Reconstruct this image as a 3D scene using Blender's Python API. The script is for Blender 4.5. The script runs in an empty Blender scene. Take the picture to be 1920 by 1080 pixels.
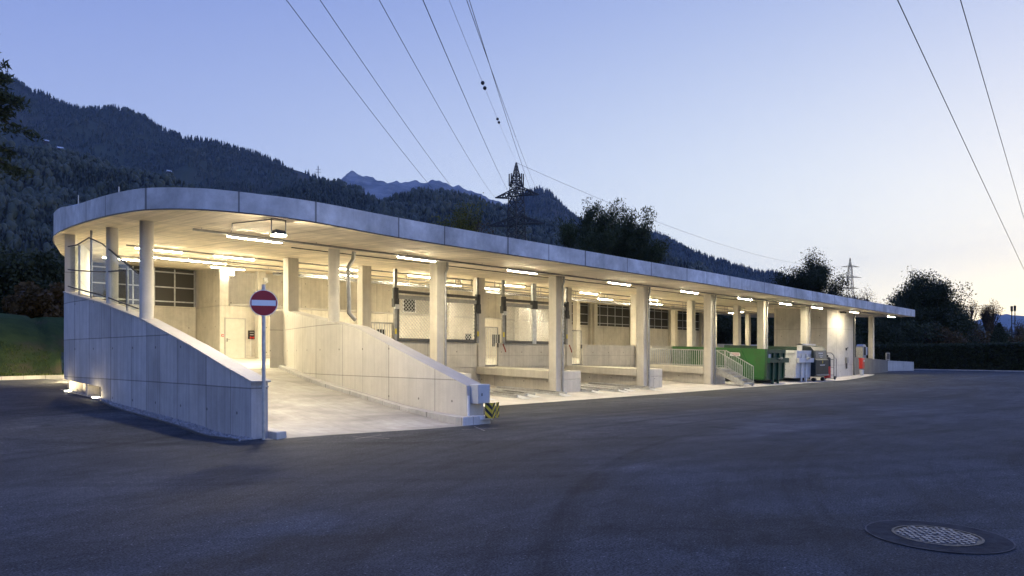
import bpy, bmesh, math, random
import numpy as np
from mathutils import Vector, Matrix
random.seed(7); rng = np.random.default_rng(7)
S = bpy.context.scene
COL = S.collection
R = math.radians
pi = math.pi

# ------------------------------------------------------------------ helpers
def lerp_tab(tab, x):
    if x <= tab[0][0]: return tab[0][1]
    for (a, fa), (b, fb) in zip(tab, tab[1:]):
        if x <= b: return fa + (fb - fa) * (x - a) / (b - a)
    return tab[-1][1]
def smooth(a, b, x):
    t = min(1, max(0, (x - a) / (b - a))); return t * t * (3 - 2 * t)
def catmull(pts, n=8):
    out = []
    P = [Vector(p) for p in pts]
    for i in range(len(P) - 1):
        p0 = P[max(0, i - 1)]; p1 = P[i]; p2 = P[i + 1]; p3 = P[min(len(P) - 1, i + 2)]
        for k in range(n):
            t = k / n
            out.append(0.5 * ((2 * p1) + (p2 - p0) * t + (2 * p0 - 5 * p1 + 4 * p2 - p3) * t * t + (3 * p1 - p0 - 3 * p2 + p3) * t ** 3))
    out.append(P[-1]); return out

class MB:
    def __init__(s): s.v = []; s.f = []; s.m = []; s.uv = {}; s.sm = set()
    def add(s, vs, fs, mi=0, uvs=None, smooth=False):
        o = len(s.v); s.v += [tuple(x) for x in vs]
        for k, f in enumerate(fs):
            if uvs: s.uv[len(s.f)] = uvs[k]
            if smooth: s.sm.add(len(s.f))
            s.f.append([i + o for i in f]); s.m.append(mi)
    def hexa(s, p, mi=0):   # p: bottom 4 ccw, top 4 ccw
        s.add(p, [(3, 2, 1, 0), (4, 5, 6, 7), (0, 1, 5, 4), (1, 2, 6, 5), (2, 3, 7, 6), (3, 0, 4, 7)], mi)
    def box(s, a, b, mi=0):
        x0, y0, z0 = a; x1, y1, z1 = b
        s.hexa([(x0, y0, z0), (x1, y0, z0), (x1, y1, z0), (x0, y1, z0), (x0, y0, z1), (x1, y0, z1), (x1, y1, z1), (x0, y1, z1)], mi)
    def zbox(s, x0, y0, x1, y1, zb, zt, mi=0):   # zb, zt functions of (x,y)
        q = [(x0, y0), (x1, y0), (x1, y1), (x0, y1)]
        s.hexa([(x, y, zb(x, y)) for x, y in q] + [(x, y, zt(x, y)) for x, y in q], mi)
    def bar(s, a, b, w, h=None, mi=0, up=(0, 0, 1)):
        a = Vector(a); b = Vector(b); d = b - a
        if d.length < 1e-6: return
        d.normalize(); u = Vector(up)
        if abs(d.dot(u)) > .98: u = Vector((1, 0, 0))
        r = d.cross(u).normalized(); u = r.cross(d).normalized(); h = h or w
        r = r * (w / 2); u = u * (h / 2)
        s.hexa([a - r - u, b - r - u, b + r - u, a + r - u, a - r + u, b - r + u, b + r + u, a + r + u], mi)
    def tube(s, path, r, n=8, mi=0, caps=True, rr=None):
        P = [Vector(p) for p in path]; vs = []; fs = []; prev = None
        for i, p in enumerate(P):
            d = (P[min(i + 1, len(P) - 1)] - P[max(i - 1, 0)]).normalized()
            if prev is None:
                u = Vector((0, 0, 1)) if abs(d.z) < .9 else Vector((1, 0, 0))
            else: u = prev
            x = d.cross(u).normalized(); y = x.cross(d).normalized(); prev = y
            ri = rr[i] if rr else r
            for k in range(n):
                a = 2 * pi * k / n; vs.append(p + x * (math.cos(a) * ri) + y * (math.sin(a) * ri))
        for i in range(len(P) - 1):
            for k in range(n):
                k2 = (k + 1) % n; fs.append((i * n + k, i * n + k2, i * n + n + k2, i * n + n + k))
        s.add(vs, fs, mi, smooth=n > 5)
        if caps:
            o = len(s.v) - len(vs)
            s.f.append([o + k for k in range(n)][::-1]); s.m.append(mi)
            s.f.append([o + (len(P) - 1) * n + k for k in range(n)]); s.m.append(mi)
    def cyl(s, x, y, z0, z1, r, n=24, mi=0): s.tube([(x, y, z0), (x, y, z1)], r, n, mi)
    def disc(s, c, nrm, r, th, n=40, mi=0, rim=None):
        c = Vector(c); d = Vector(nrm).normalized()
        s.tube([c - d * th / 2, c + d * th / 2], r, n, mi)
    def sphere(s, c, r, mi=0, n=10, sc=(1, 1, 1)):
        vs = []; fs = []
        for i in range(n + 1):
            t = pi * i / n
            for k in range(2 * n):
                a = pi * k / n; vs.append((c[0] + r * sc[0] * math.sin(t) * math.cos(a), c[1] + r * sc[1] * math.sin(t) * math.sin(a), c[2] + r * sc[2] * math.cos(t)))
        for i in range(n):
            for k in range(2 * n):
                k2 = (k + 1) % (2 * n); fs.append((i * 2 * n + k, (i + 1) * 2 * n + k, (i + 1) * 2 * n + k2, i * 2 * n + k2))
        s.add(vs, fs, mi, smooth=True)
    def wall(s, line, th, zb, zt, side=1, mi=0, mt=None, step=.4):
        """wall following a plan line; the thickness goes to its right (side=1) or left"""
        P = [Vector((p[0], p[1])) for p in line]
        Q = [P[0]]
        for a, b in zip(P, P[1:]):
            n = max(1, int((b - a).length / step))
            Q += [a + (b - a) * (k / n) for k in range(1, n + 1)]
        L = 0; ls = []; off = []
        for i, p in enumerate(Q):
            if i: L += (p - Q[i - 1]).length
            ls.append(L); d = (Q[min(i + 1, len(Q) - 1)] - Q[max(i - 1, 0)]).normalized()
            off.append(Vector((d.y, -d.x)) * th * side)
        o = len(s.v)
        for p, f in zip(Q, off):
            q = p + f; a0 = zb(p.x, p.y); a1 = zt(p.x, p.y); b0 = zb(q.x, q.y)
            s.v += [(p.x, p.y, a0), (p.x, p.y, a1), (q.x, q.y, a1), (q.x, q.y, b0)]
        def face(idx, uv, m):
            s.uv[len(s.f)] = uv; s.f.append(idx); s.m.append(m)
        for i in range(len(Q) - 1):
            k = o + 4 * i; n = k + 4; v = s.v
            a = [[k, n, n + 1, k + 1], [k + 1, n + 1, n + 2, k + 2], [k + 2, n + 2, n + 3, k + 3], [k + 3, n + 3, n, k]]
            for j, q in enumerate(a):
                if side < 0: q = q[::-1]
                uvs = []
                for ix in q:
                    ii = (ix - o) // 4
                    uvs.append((ls[ii], v[ix][2]) if j in (0, 2) else (ls[ii], (ix - o) % 4 * th))
                face(q, uvs, (mt if j == 1 and mt is not None else mi))
        for e, k in ((0, o), (1, o + 4 * (len(Q) - 1))):
            q = [k, k + 1, k + 2, k + 3]
            if (e == 1) != (side < 0): q = q[::-1]
            face(q, [((ix - o) % 4 // 2 * th + 50, s.v[ix][2]) for ix in q], mi)

def make_mesh(name, mb, mats, loc=(0, 0, 0)):
    me = bpy.data.meshes.new(name)
    V = [(x - loc[0], y - loc[1], z - loc[2]) for x, y, z in mb.v]
    me.from_pydata(V, [], mb.f)
    for m in (mats if isinstance(mats, (list, tuple)) else [mats]): me.materials.append(m)
    me.polygons.foreach_set('material_index', mb.m)
    if mb.sm: me.polygons.foreach_set('use_smooth', [i in mb.sm for i in range(len(mb.f))])
    if mb.uv:
        ul = me.uv_layers.new(name='UVMap')
        for p in me.polygons:
            u = mb.uv.get(p.index)
            if u:
                for li, c in zip(p.loop_indices, u): ul.data[li].uv = c
    me.update()
    if mb.sm: me.set_sharp_from_angle(angle=R(38))
    return me
def tag(o, label=None, cat=None, group=None, kind=None):
    if label: o['label'] = label
    if cat: o['category'] = cat
    if group: o['group'] = group
    if kind: o['kind'] = kind
    return o
def obj(name, mb, mats, parent=None, loc=None, bevel=0):
    """mesh object; vertices are given in world coordinates unless the parent's own frame is asked for with loc='local'"""
    if loc == 'local': base = (0, 0, 0); place = (0, 0, 0)
    elif parent is not None:
        base = ROOTLOC[parent.name]; place = (0, 0, 0)
    else: base = loc or (0, 0, 0); place = base
    o = bpy.data.objects.new(name, make_mesh(name, mb, mats, base)); COL.objects.link(o)
    o.location = place
    if parent is not None: o.parent = parent
    ROOTLOC[o.name] = base
    if bevel:
        b = o.modifiers.new('bevel', 'BEVEL'); b.width = bevel; b.segments = 2; b.limit_method = 'ANGLE'; b.angle_limit = R(50)
    return o
ROOTLOC = {}
def thing(name, label, cat, loc=(0, 0, 0), group=None, rz=0):
    o = bpy.data.objects.new(name, None); COL.objects.link(o); o.location = loc; o.rotation_euler = (0, 0, rz)
    o.empty_display_size = .2; ROOTLOC[o.name] = tuple(loc)
    return tag(o, label, cat, group)
def copy_thing(root, label=None, loc=None, rz=None):
    r = root.copy(); COL.objects.link(r)
    if label: r['label'] = label
    if loc is not None: r.location = loc
    if rz is not None: r.rotation_euler = (0, 0, rz)
    ROOTLOC[r.name] = tuple(r.location)
    for ch in list(root.children):
        c = ch.copy(); COL.objects.link(c); c.parent = r
        for g in list(ch.children):
            d = g.copy(); COL.objects.link(d); d.parent = c
    return r
ORD = ['first', 'second', 'third', 'fourth', 'fifth', 'sixth', 'seventh', 'eighth', 'ninth', 'tenth', 'eleventh', 'twelfth']

# ------------------------------------------------------------------ materials
class NT:
    def __init__(s, name):
        s.m = bpy.data.materials.new(name); s.m.use_nodes = True; s.t = s.m.node_tree; s.n = s.t.nodes; s.l = s.t.links
        s.b = s.n['Principled BSDF']; s.out = s.n['Material Output']
    def N(s, t, **k):
        n = s.n.new(t)
        for a, b in k.items(): setattr(n, a, b)
        return n
    def link(s, a, b): s.l.new(a, b)
    def math(s, op, a, b=None, c=None):
        n = s.N('ShaderNodeMath', operation=op)
        for i, x in enumerate((a, b, c)):
            if x is None: continue
            if isinstance(x, (int, float)): n.inputs[i].default_value = x
            else: s.link(x, n.inputs[i])
        return n.outputs[0]
    def noise(s, vec, scale, detail=4, rough=.55, dist=0):
        n = s.N('ShaderNodeTexNoise'); n.inputs['Scale'].default_value = scale; n.inputs['Detail'].default_value = detail
        n.inputs['Roughness'].default_value = rough; n.inputs['Distortion'].default_value = dist
        if vec is not None: s.link(vec, n.inputs['Vector'])
        return n.outputs['Fac']
    def mapping(s, vec, scale):
        n = s.N('ShaderNodeMapping'); n.inputs['Scale'].default_value = scale; s.link(vec, n.inputs['Vector']); return n.outputs[0]
    def coord(s, which='Object'): return s.N('ShaderNodeTexCoord').outputs[which]
    def rng(s, x, a, b, c, d):
        n = s.N('ShaderNodeMapRange'); s.link(x, n.inputs[0])
        for i, v in enumerate((a, b, c, d)): n.inputs[i + 1].default_value = v
        return n.outputs[0]
    def mix(s, fac, a, b, mode='MIX'):
        n = s.N('ShaderNodeMix', data_type='RGBA', blend_type=mode)
        if isinstance(fac, (int, float)): n.inputs[0].default_value = fac
        else: s.link(fac, n.inputs[0])
        for i, x in ((6, a), (7, b)):
            if isinstance(x, tuple): n.inputs[i].default_value = (*x[:3], 1)
            else: s.link(x, n.inputs[i])
        return n.outputs[2]
    def bump(s, h, strength=.3, dist=.01):
        n = s.N('ShaderNodeBump'); n.inputs['Strength'].default_value = strength; n.inputs['Distance'].default_value = dist
        s.link(h, n.inputs['Height']); s.link(n.outputs[0], s.b.inputs['Normal'])
    def val(s, col, fac):   # multiply a colour by a scalar socket
        n = s.N('ShaderNodeVectorMath', operation='SCALE')
        if isinstance(col, tuple): n.inputs[0].default_value = col
        else: s.link(col, n.inputs[0])
        s.link(fac, n.inputs['Scale']); return n.outputs[0]
    def white(s, x, y=None):
        c = s.N('ShaderNodeCombineXYZ'); s.link(x, c.inputs[0])
        if y is not None: s.link(y, c.inputs[1])
        w = s.N('ShaderNodeTexWhiteNoise', noise_dimensions='3D'); s.link(c.outputs[0], w.inputs[0]); return w.outputs['Value']

def plain(name, col, rough=.5, metal=0, var=.12, scale=6, spec=.5, bump=0):
    t = NT(name); c = t.coord()
    f = t.rng(t.noise(c, scale), .3, .7, 1 - var, 1 + var)
    t.link(t.val(col, f), t.b.inputs['Base Color'])
    t.link(t.rng(t.noise(c, scale * 2.3), .3, .7, rough - .08, rough + .08), t.b.inputs['Roughness'])
    t.b.inputs['Metallic'].default_value = metal; t.b.inputs['Specular IOR Level'].default_value = spec
    if bump: t.bump(t.noise(c, scale * 6), bump, .01)
    return t.m

def painted(name, col, rough=.42, dirt=(.06, .05, .035), amount=.5, spec=.4):
    t = NT(name); c = t.coord()
    streak = t.noise(t.mapping(c, (3, 3, .5)), 2.2, 6, .65, .3); spots = t.noise(c, 7, 6, .75)
    m = t.math('MULTIPLY', t.rng(t.math('ADD', t.math('MULTIPLY', streak, .6), t.math('MULTIPLY', spots, .4)), .5, .68, 0, 1), amount)
    scr = t.rng(t.noise(t.mapping(c, (2, 2, 14)), 3.0, 4, .7), .66, .72, 0, .5)
    fade = t.rng(t.noise(c, 1.1, 4), .3, .7, .82, 1.15)
    x = t.mix(m, t.val(col, fade), dirt); t.link(t.mix(scr, x, tuple(min(1, v * .5 + .12) for v in col)), t.b.inputs['Base Color'])
    t.link(t.rng(m, 0, 1, rough, .8), t.b.inputs['Roughness']); t.b.inputs['Specular IOR Level'].default_value = spec
    t.bump(t.math('ADD', t.noise(c, 1.6, 3), t.math('MULTIPLY', spots, .15)), .35, .03)
    return t.m

def concrete(name, col=(.42, .40, .36), pw=2.6, ph=0, z0=0, uv=False, panel=.07, streak=.12, joint=.55, holes=True, rough=.75, mottle=.16, jw=.012):
    t = NT(name)
    if uv:
        s = t.N('ShaderNodeSeparateXYZ'); t.link(t.coord('UV'), s.inputs[0]); hx, hz = s.outputs[0], s.outputs[1]
    else:
        s = t.N('ShaderNodeSeparateXYZ'); t.link(t.coord('Object'), s.inputs[0])
        g = t.N('ShaderNodeNewGeometry'); n = t.N('ShaderNodeSeparateXYZ'); t.link(g.outputs['True Normal'], n.inputs[0])
        fx = t.math('GREATER_THAN', t.math('ABSOLUTE', n.outputs[0]), .7)
        fz = t.math('GREATER_THAN', t.math('ABSOLUTE', n.outputs[2]), .7)
        hx = t.math('ADD', t.math('MULTIPLY', s.outputs[0], t.math('SUBTRACT', 1.0, fx)), t.math('MULTIPLY', s.outputs[1], fx))
        hz = t.math('ADD', t.math('MULTIPLY', s.outputs[2], t.math('SUBTRACT', 1.0, fz)), t.math('MULTIPLY', s.outputs[1], fz))
    o = t.coord('Object')
    big = t.rng(t.noise(o, .55, 5, .6, .6), .3, .7, 1 - mottle, 1 + mottle)
    mid = t.rng(t.noise(o, 3.2, 5, .65), .3, .7, 1 - mottle * .55, 1 + mottle * .55)
    fine = t.rng(t.noise(o, 60, 2, .5), .3, .7, .95, 1.05)
    cv = t.N('ShaderNodeCombineXYZ'); t.link(t.math('MULTIPLY', hx, 5.0), cv.inputs[0]); t.link(t.math('MULTIPLY', hz, .22), cv.inputs[1])
    st = t.rng(t.noise(cv.outputs[0], 1.6, 4, .6), .35, .75, 1 + streak * .5, 1 - streak)
    f = t.math('MULTIPLY', t.math('MULTIPLY', big, mid), t.math('MULTIPLY', fine, st))
    if pw:
        # panels of slightly uneven width
        wob = t.math('MULTIPLY', t.math('SINE', t.math('MULTIPLY', hx, 1.31)), .28)
        px = t.math('DIVIDE', t.math('ADD', hx, wob), pw)
        ix = t.math('FLOOR', px); dx = t.math('MULTIPLY', t.math('ABSOLUTE', t.math('SUBTRACT', t.math('FRACT', t.math('ADD', px, .5)), .5)), pw)
        j = t.rng(dx, jw * .5, jw * 1.6, joint, 1)
        iy = None
        if ph:
            py = t.math('DIVIDE', t.math('SUBTRACT', hz, z0), ph); iy = t.math('FLOOR', py)
            dy = t.math('MULTIPLY', t.math('ABSOLUTE', t.math('SUBTRACT', t.math('FRACT', t.math('ADD', py, .5)), .5)), ph)
            j = t.math('MULTIPLY', j, t.rng(dy, jw * .4, jw * 1.4, joint, 1))
        w = t.white(ix, iy)
        f = t.math('MULTIPLY', f, t.math('MULTIPLY', j, t.rng(w, 0, 1, 1 - panel, 1 + panel)))
        if holes:
            hxx = t.math('SUBTRACT', t.math('MULTIPLY', t.math('FRACT', t.math('DIVIDE', hx, 1.35)), 1.35), .55)
            hzz = t.math('SUBTRACT', t.math('MULTIPLY', t.math('FRACT', t.math('DIVIDE', hz, 1.25)), 1.25), .45)
            r = t.math('SQRT', t.math('ADD', t.math('MULTIPLY', hxx, hxx), t.math('MULTIPLY', hzz, hzz)))
            f = t.math('MULTIPLY', f, t.rng(r, .022, .036, .35, 1))
    pores = t.noise(o, 24, 3, .7)
    f = t.math('MULTIPLY', f, t.rng(pores, .68, .76, 1, .8))
    warm = t.mix(t.noise(o, .9, 3), tuple(x * y for x, y in zip(col, (1.02, 1, .97))), tuple(x * y for x, y in zip(col, (.98, 1, 1.03))))
    t.link(t.val(warm, f), t.b.inputs['Base Color'])
    t.link(t.rng(mid, .9, 1.1, rough - .1, rough + .08), t.b.inputs['Roughness'])
    t.b.inputs['Specular IOR Level'].default_value = .35
    t.bump(t.math('ADD', t.noise(o, 9, 5, .6), t.math('MULTIPLY', pores, .3)), .12, .01)
    return t.m

def emit(name, col, k):
    t = NT(name); t.b.inputs['Base Color'].default_value = (.8, .8, .8, 1)
    t.b.inputs['Emission Color'].default_value = (*col, 1); t.b.inputs['Emission Strength'].default_value = k
    return t.m

LAMP = (1.0, .80, .48)
M = {}
M['fascia'] = concrete('concrete_fascia', (.51, .51, .51), pw=2.0, uv=True, panel=.12, streak=.07, joint=.3, holes=False, mottle=.34, jw=.02)
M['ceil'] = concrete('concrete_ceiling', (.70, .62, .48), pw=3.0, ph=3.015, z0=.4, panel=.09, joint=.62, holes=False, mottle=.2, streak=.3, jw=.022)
M['wall'] = concrete('concrete_wall', (.52, .49, .43), pw=2.4, ph=2.4, z0=1.55, panel=.05, joint=.7, jw=.01)
M['curved'] = concrete('concrete_curved_wall', (.40, .39, .385), pw=1.05, ph=1.05, z0=.92, uv=True, panel=.2, streak=.22, joint=.45, jw=.012)
M['ramp_wall'] = concrete('concrete_ramp_wall', (.52, .495, .44), pw=1.5, ph=1.5, z0=.95, uv=True, panel=.07, streak=.1, joint=.5, jw=.012, mottle=.09)
M['column'] = concrete('concrete_column', (.52, .49, .43), pw=0, mottle=.12, streak=.1)
M['coping'] = concrete('concrete_coping', (.38, .365, .34), pw=0, mottle=.1, streak=.05)
M['floor'] = concrete('concrete_floor', (.46, .44, .39), pw=5.0, ph=5.0, panel=.03, joint=.75, holes=False, mottle=.22, streak=.1, rough=.7)
M['apron'] = concrete('concrete_apron', (.52, .49, .44), pw=6.03, z0=0, panel=.03, joint=.8, holes=False, mottle=.22, streak=.1)
M['kerb'] = concrete('kerb_stone', (.40, .39, .37), pw=1.0, joint=.5, holes=False, mottle=.2)
M['galv'] = plain('galvanised_steel', (.42, .43, .44), .42, .75, .2, 9)
M['steel'] = plain('grey_steel', (.26, .26, .26), .45, .6, .15, 8)
M['gate'] = plain('dark_galvanised', (.10, .10, .10), .5, .5, .15, 8)
M['dark'] = plain('dark_steel', (.035, .035, .038), .5, .2, .2, 8)
M['black'] = plain('black_plastic', (.014, .014, .016), .45, 0, .2, 8)
M['void'] = plain('dark_opening', (.01, .01, .01), .9, 0, .1, 3)
M['white'] = plain('white_paint', (.72, .73, .74), .4, 0, .05, 5)
M['cream'] = plain('cream_paint', (.50, .50, .44), .5, 0, .05, 4)
M['green'] = painted('green_container_paint', (.022, .115, .026))
M['dgreen'] = painted('dark_green_paint', (.014, .045, .034))
M['slate'] = painted('slate_paint', (.013, .021, .027), .4, (.05, .045, .04), .35, .3)
M['skipwhite'] = painted('worn_white_paint', (.60, .60, .60), amount=.35)
M['red'] = plain('red_paint', (.50, .03, .02), .4, 0, .1, 6)
M['signred'] = plain('sign_red', (.33, .006, .014), .4, 0, .06, 6)
M['signwhite'] = plain('sign_white', (.75, .76, .78), .4, 0, .04, 6)
M['yellow'] = plain('yellow_paint', (.55, .43, .03), .5, 0, .1, 8)
M['boxgrey'] = plain('cabinet_grey', (.42, .44, .47), .4, 0, .05, 5)
M['rust'] = plain('red_wire', (.25, .04, .02), .5, 0, .1, 5)
M['bark'] = plain('bark', (.035, .028, .022), .9, 0, .3, 6, bump=.3)
M['wire'] = plain('power_cable', (.012, .012, .014), .6, .2, .05, 2)
M['lattice'] = plain('lattice_steel', (.03, .032, .035), .6, .3, .2, 2)
M['lamp'] = emit('lamp_tube', (1.0, .87, .60), 84)
M['flood'] = emit('lamp_flood', (1.0, .86, .62), 190)
M['foot'] = emit('lamp_foot', (1.0, .80, .45), 55)
M['bulk'] = emit('lamp_bulkhead', (1.0, .80, .45), 36)
M['bend'] = emit('lamp_bend', (1.0, .80, .45), 90)
M['exit'] = emit('lamp_box', (1.0, .92, .75), 4)

def mat_mesh():      # dark fine wire mesh panels behind the window grids
    t = NT('dark_mesh_panel'); c = t.coord()
    w = t.N('ShaderNodeTexWave', wave_type='BANDS', bands_direction='X'); w.inputs['Scale'].default_value = 9; w.inputs['Distortion'].default_value = .3
    t.link(c, w.inputs['Vector'])
    t.link(t.mix(w.outputs['Fac'], (.035, .033, .03), (.06, .056, .05)), t.b.inputs['Base Color'])
    t.b.inputs['Roughness'].default_value = .6; t.b.inputs['Metallic'].default_value = .3
    return t.m
M['mesh'] = mat_mesh()

def mat_glass():
    t = NT('clear_glass'); t.n.remove(t.b)
    g = t.N('ShaderNodeBsdfGlossy'); g.inputs['Roughness'].default_value = .02
    tr = t.N('ShaderNodeBsdfTransparent'); tr.inputs[0].default_value = (.92, .95, .94, 1)
    f = t.N('ShaderNodeLayerWeight'); f.inputs[0].default_value = .5
    mx = t.N('ShaderNodeMixShader'); t.link(t.math('ADD', t.math('MULTIPLY', t.math('POWER', f.outputs['Facing'], 4.0), .5), .03), mx.inputs[0]); t.link(tr.outputs[0], mx.inputs[1]); t.link(g.outputs[0], mx.inputs[2])
    t.link(mx.outputs[0], t.out.inputs[0]); return t.m
M['glass'] = mat_glass()

def mat_asphalt():
    t = NT('asphalt'); c = t.coord()
    patch = t.rng(t.noise(c, .16, 5, .62, .8), .32, .68, .62, 1.42)
    mid = t.rng(t.noise(c, 1.3, 5, .65), .3, .7, .82, 1.2)
    grain = t.math('MULTIPLY', t.rng(t.noise(c, 55, 3, .8), .4, .6, .45, 1.6), t.rng(t.noise(c, 14, 2, .6), .4, .6, .9, 1.1))
    v = t.N('ShaderNodeTexVoronoi'); v.inputs['Scale'].default_value = 34; t.link(c, v.inputs['Vector'])
    sc3 = t.N('ShaderNodeSeparateColor'); t.link(v.outputs['Color'], sc3.inputs[0])
    sp = t.math('ADD', t.math('MULTIPLY', t.math('MULTIPLY', t.rng(v.outputs['Distance'], .12, .3, 1, 0), t.math('GREATER_THAN', sc3.outputs[0], .8)), 5.0), 1.0)
    worn = t.math('MULTIPLY', t.rng(t.noise(t.mapping(c, (.10, .55, 1)), .9, 6, .72, .9), .48, .7, 1, 1.55), t.rng(t.noise(t.mapping(c, (.5, .16, 1)), .8, 6, .7, 1.1), .5, .7, 1, 1.3))
    # cracks, sealed joints and oil spots
    cv = t.N('ShaderNodeTexVoronoi', feature='DISTANCE_TO_EDGE'); cv.inputs['Scale'].default_value = .16
    wob = t.N('ShaderNodeVectorMath', operation='ADD'); nz_ = t.N('ShaderNodeTexNoise'); nz_.inputs['Scale'].default_value = .8; nz_.inputs['Detail'].default_value = 5
    t.link(c, nz_.inputs['Vector']); t.link(c, wob.inputs[0]); t.link(nz_.outputs['Color'], wob.inputs[1]); t.link(wob.outputs[0], cv.inputs['Vector'])
    crack = t.rng(cv.outputs['Distance'], .0015, .005, .8, 1)
    crack = t.math('MAXIMUM', crack, t.rng(t.noise(c, .23, 3), .5, .56, 1, 0))
    oil = t.rng(t.noise(c, .9, 2, .5, .3), .68, .76, 1, .62)
    # curved tyre marks left by turning lorries
    sp_ = t.N('ShaderNodeSeparateXYZ'); t.link(c, sp_.inputs[0])
    def ring_(cx, cy, wscale, lo):
        dx = t.math('SUBTRACT', sp_.outputs[0], cx); dy = t.math('SUBTRACT', sp_.outputs[1], cy)
        r = t.math('SQRT', t.math('ADD', t.math('MULTIPLY', dx, dx), t.math('MULTIPLY', dy, dy)))
        cb = t.N('ShaderNodeCombineXYZ'); t.link(t.math('MULTIPLY', r, wscale), cb.inputs[0]); t.link(t.math('MULTIPLY', t.math('ARCTAN2', dy, dx), .8), cb.inputs[1])
        return t.rng(t.noise(cb.outputs[0], 1.0, 5, .6), .5, .72, 1, lo)
    marks = t.math('MULTIPLY', ring_(14, -9, 2.2, .62), ring_(30, 40, 1.7, .68))
    # long faint drag marks of tyres
    tr = t.rng(t.noise(t.mapping(c, (.12, 1.6, 1)), 1.0, 4, .6, .4), .45, .75, 1.0, .78)
    f = t.math('MULTIPLY', t.math('MULTIPLY', patch, mid), t.math('MULTIPLY', grain, tr)); f = t.math('MULTIPLY', t.math('MULTIPLY', f, crack), t.math('MULTIPLY', t.math('MULTIPLY', oil, worn), marks))
    f = t.math('MULTIPLY', f, t.math('ADD', t.math('MULTIPLY', t.math('SUBTRACT', sp, 1), .35), 1))
    t.link(t.val((.048, .052, .057), f), t.b.inputs['Base Color'])
    t.link(t.rng(patch, .72, 1.3, .8, .95), t.b.inputs['Roughness'])
    t.b.inputs['Specular IOR Level'].default_value = .12
    t.bump(t.math('ADD', t.noise(c, 70, 3, .7), t.math('MULTIPLY', t.noise(c, 6, 3), .4)), .5, .012)
    return t.m
M['asphalt'] = mat_asphalt()
M['asphalt_patch'] = plain('smooth_asphalt_ring', (.034, .036, .040), .9, 0, .35, 7, spec=.08, bump=.6)

def leafmat(name, a, b, k=1.0, rough=.6):
    t = NT(name); at = t.N('ShaderNodeAttribute', attribute_name='tint')
    t.link(t.mix(at.outputs['Fac'], a, b), t.b.inputs['Base Color']); t.b.inputs['Roughness'].default_value = rough
    t.b.inputs['Specular IOR Level'].default_value = .25
    if k:
        d = t.N('ShaderNodeBsdfTranslucent'); t.link(t.mix(at.outputs['Fac'], a, b), d.inputs[0])
        mx = t.N('ShaderNodeMixShader'); mx.inputs[0].default_value = .3 * k
        t.link(t.b.outputs[0], mx.inputs[1]); t.link(d.outputs[0], mx.inputs[2]); t.link(mx.outputs[0], t.out.inputs[0])
    return t.m
M['leaf'] = leafmat('leaves', (.030, .045, .018), (.075, .085, .035))
M['leafdark'] = leafmat('dark_leaves', (.022, .034, .016), (.05, .06, .028))
M['leafyellow'] = leafmat('yellowing_leaves', (.07, .085, .015), (.17, .15, .03))
M['leafbrown'] = leafmat('autumn_leaves', (.06, .045, .02), (.12, .075, .03))
M['needle'] = leafmat('needles', (.03, .045, .02), (.07, .075, .03))
M['forest'] = leafmat('forest', (.022, .034, .020), (.062, .066, .034), k=0)
M['grassm'] = leafmat('grass_blades', (.03, .055, .010), (.085, .11, .02))

def mat_ground(name, a, b, c3, sc=.5):
    t = NT(name); c = t.coord()
    x = t.mix(t.rng(t.noise(c, sc, 6, .65), .35, .65, 0, 1), a, b)
    x = t.mix(t.rng(t.noise(c, sc * .23, 4, .6), .5, .62, 0, 1), x, c3)
    t.link(x, t.b.inputs['Base Color']); t.b.inputs['Roughness'].default_value = .9; t.b.inputs['Specular IOR Level'].default_value = .15
    t.bump(t.noise(c, sc * 8, 5, .7), .5, .05); return t.m
M['meadow'] = mat_ground('meadow', (.04, .07, .02), (.06, .09, .03), (.07, .07, .03), .6)
M['bank'] = mat_ground('grass_bank', (.022, .042, .010), (.04, .065, .016), (.065, .055, .03), 1.5)
M['hill'] = mat_ground('hill_ground', (.030, .040, .022), (.05, .055, .03), (.06, .05, .035), .01)
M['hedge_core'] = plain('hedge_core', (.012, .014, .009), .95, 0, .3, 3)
def mat_rock():
    t = NT('rock_face'); c = t.coord()
    n = t.noise(t.mapping(c, (1, 1, 2.5)), .006, 8, .68, .5)
    z = t.N('ShaderNodeSeparateXYZ'); t.link(c, z.inputs[0])
    hi = t.rng(t.math('ADD', z.outputs[2], t.math('MULTIPLY', n, 700.0)), 950, 1250, 0, 1)
    x = t.mix(t.rng(n, .4, .62, 0, 1), (.07, .075, .075), (.20, .20, .20))
    t.link(t.mix(hi, (.04, .05, .03), x), t.b.inputs['Base Color']); t.b.inputs['Roughness'].default_value = .95
    return t.m
M['rock'] = mat_rock()

# ------------------------------------------------------------------ heights
def G(u, v):                      # the paved yard
    left = .05 * (smooth(12.4, 14.4, v) * max(0, min(v, 24.5) - 13))
    right = .047 * (min(v, 23.4) - 18.68) if v > 16.4 else -.107 * smooth(7, 16.4, v)
    right -= .03 * smooth(46, 60, u) * 0
    if u > 46: right = right * (1 - smooth(46, 54, u)) + .07 * smooth(46, 56, u)
    k = smooth(5.4, 9.6, u)
    return left * (1 - k) + right * k
def ZC(v): return 4.75 + .066 * (v - 18.68)          # underside of the roof
ZR = [(11.5, 0), (11.9, .006), (13, .04), (14.3, .13), (16.8, .42), (19.8, .72), (22.9, 1.01), (23.4, 1.045), (33.5, 1.39), (38, 1.5)]
def zr(v): return lerp_tab(ZR, v)                    # ramp and deck
U0, BAY = 14.55, 6.03
COLS = [U0 + BAY * k for k in range(6)]

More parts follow.
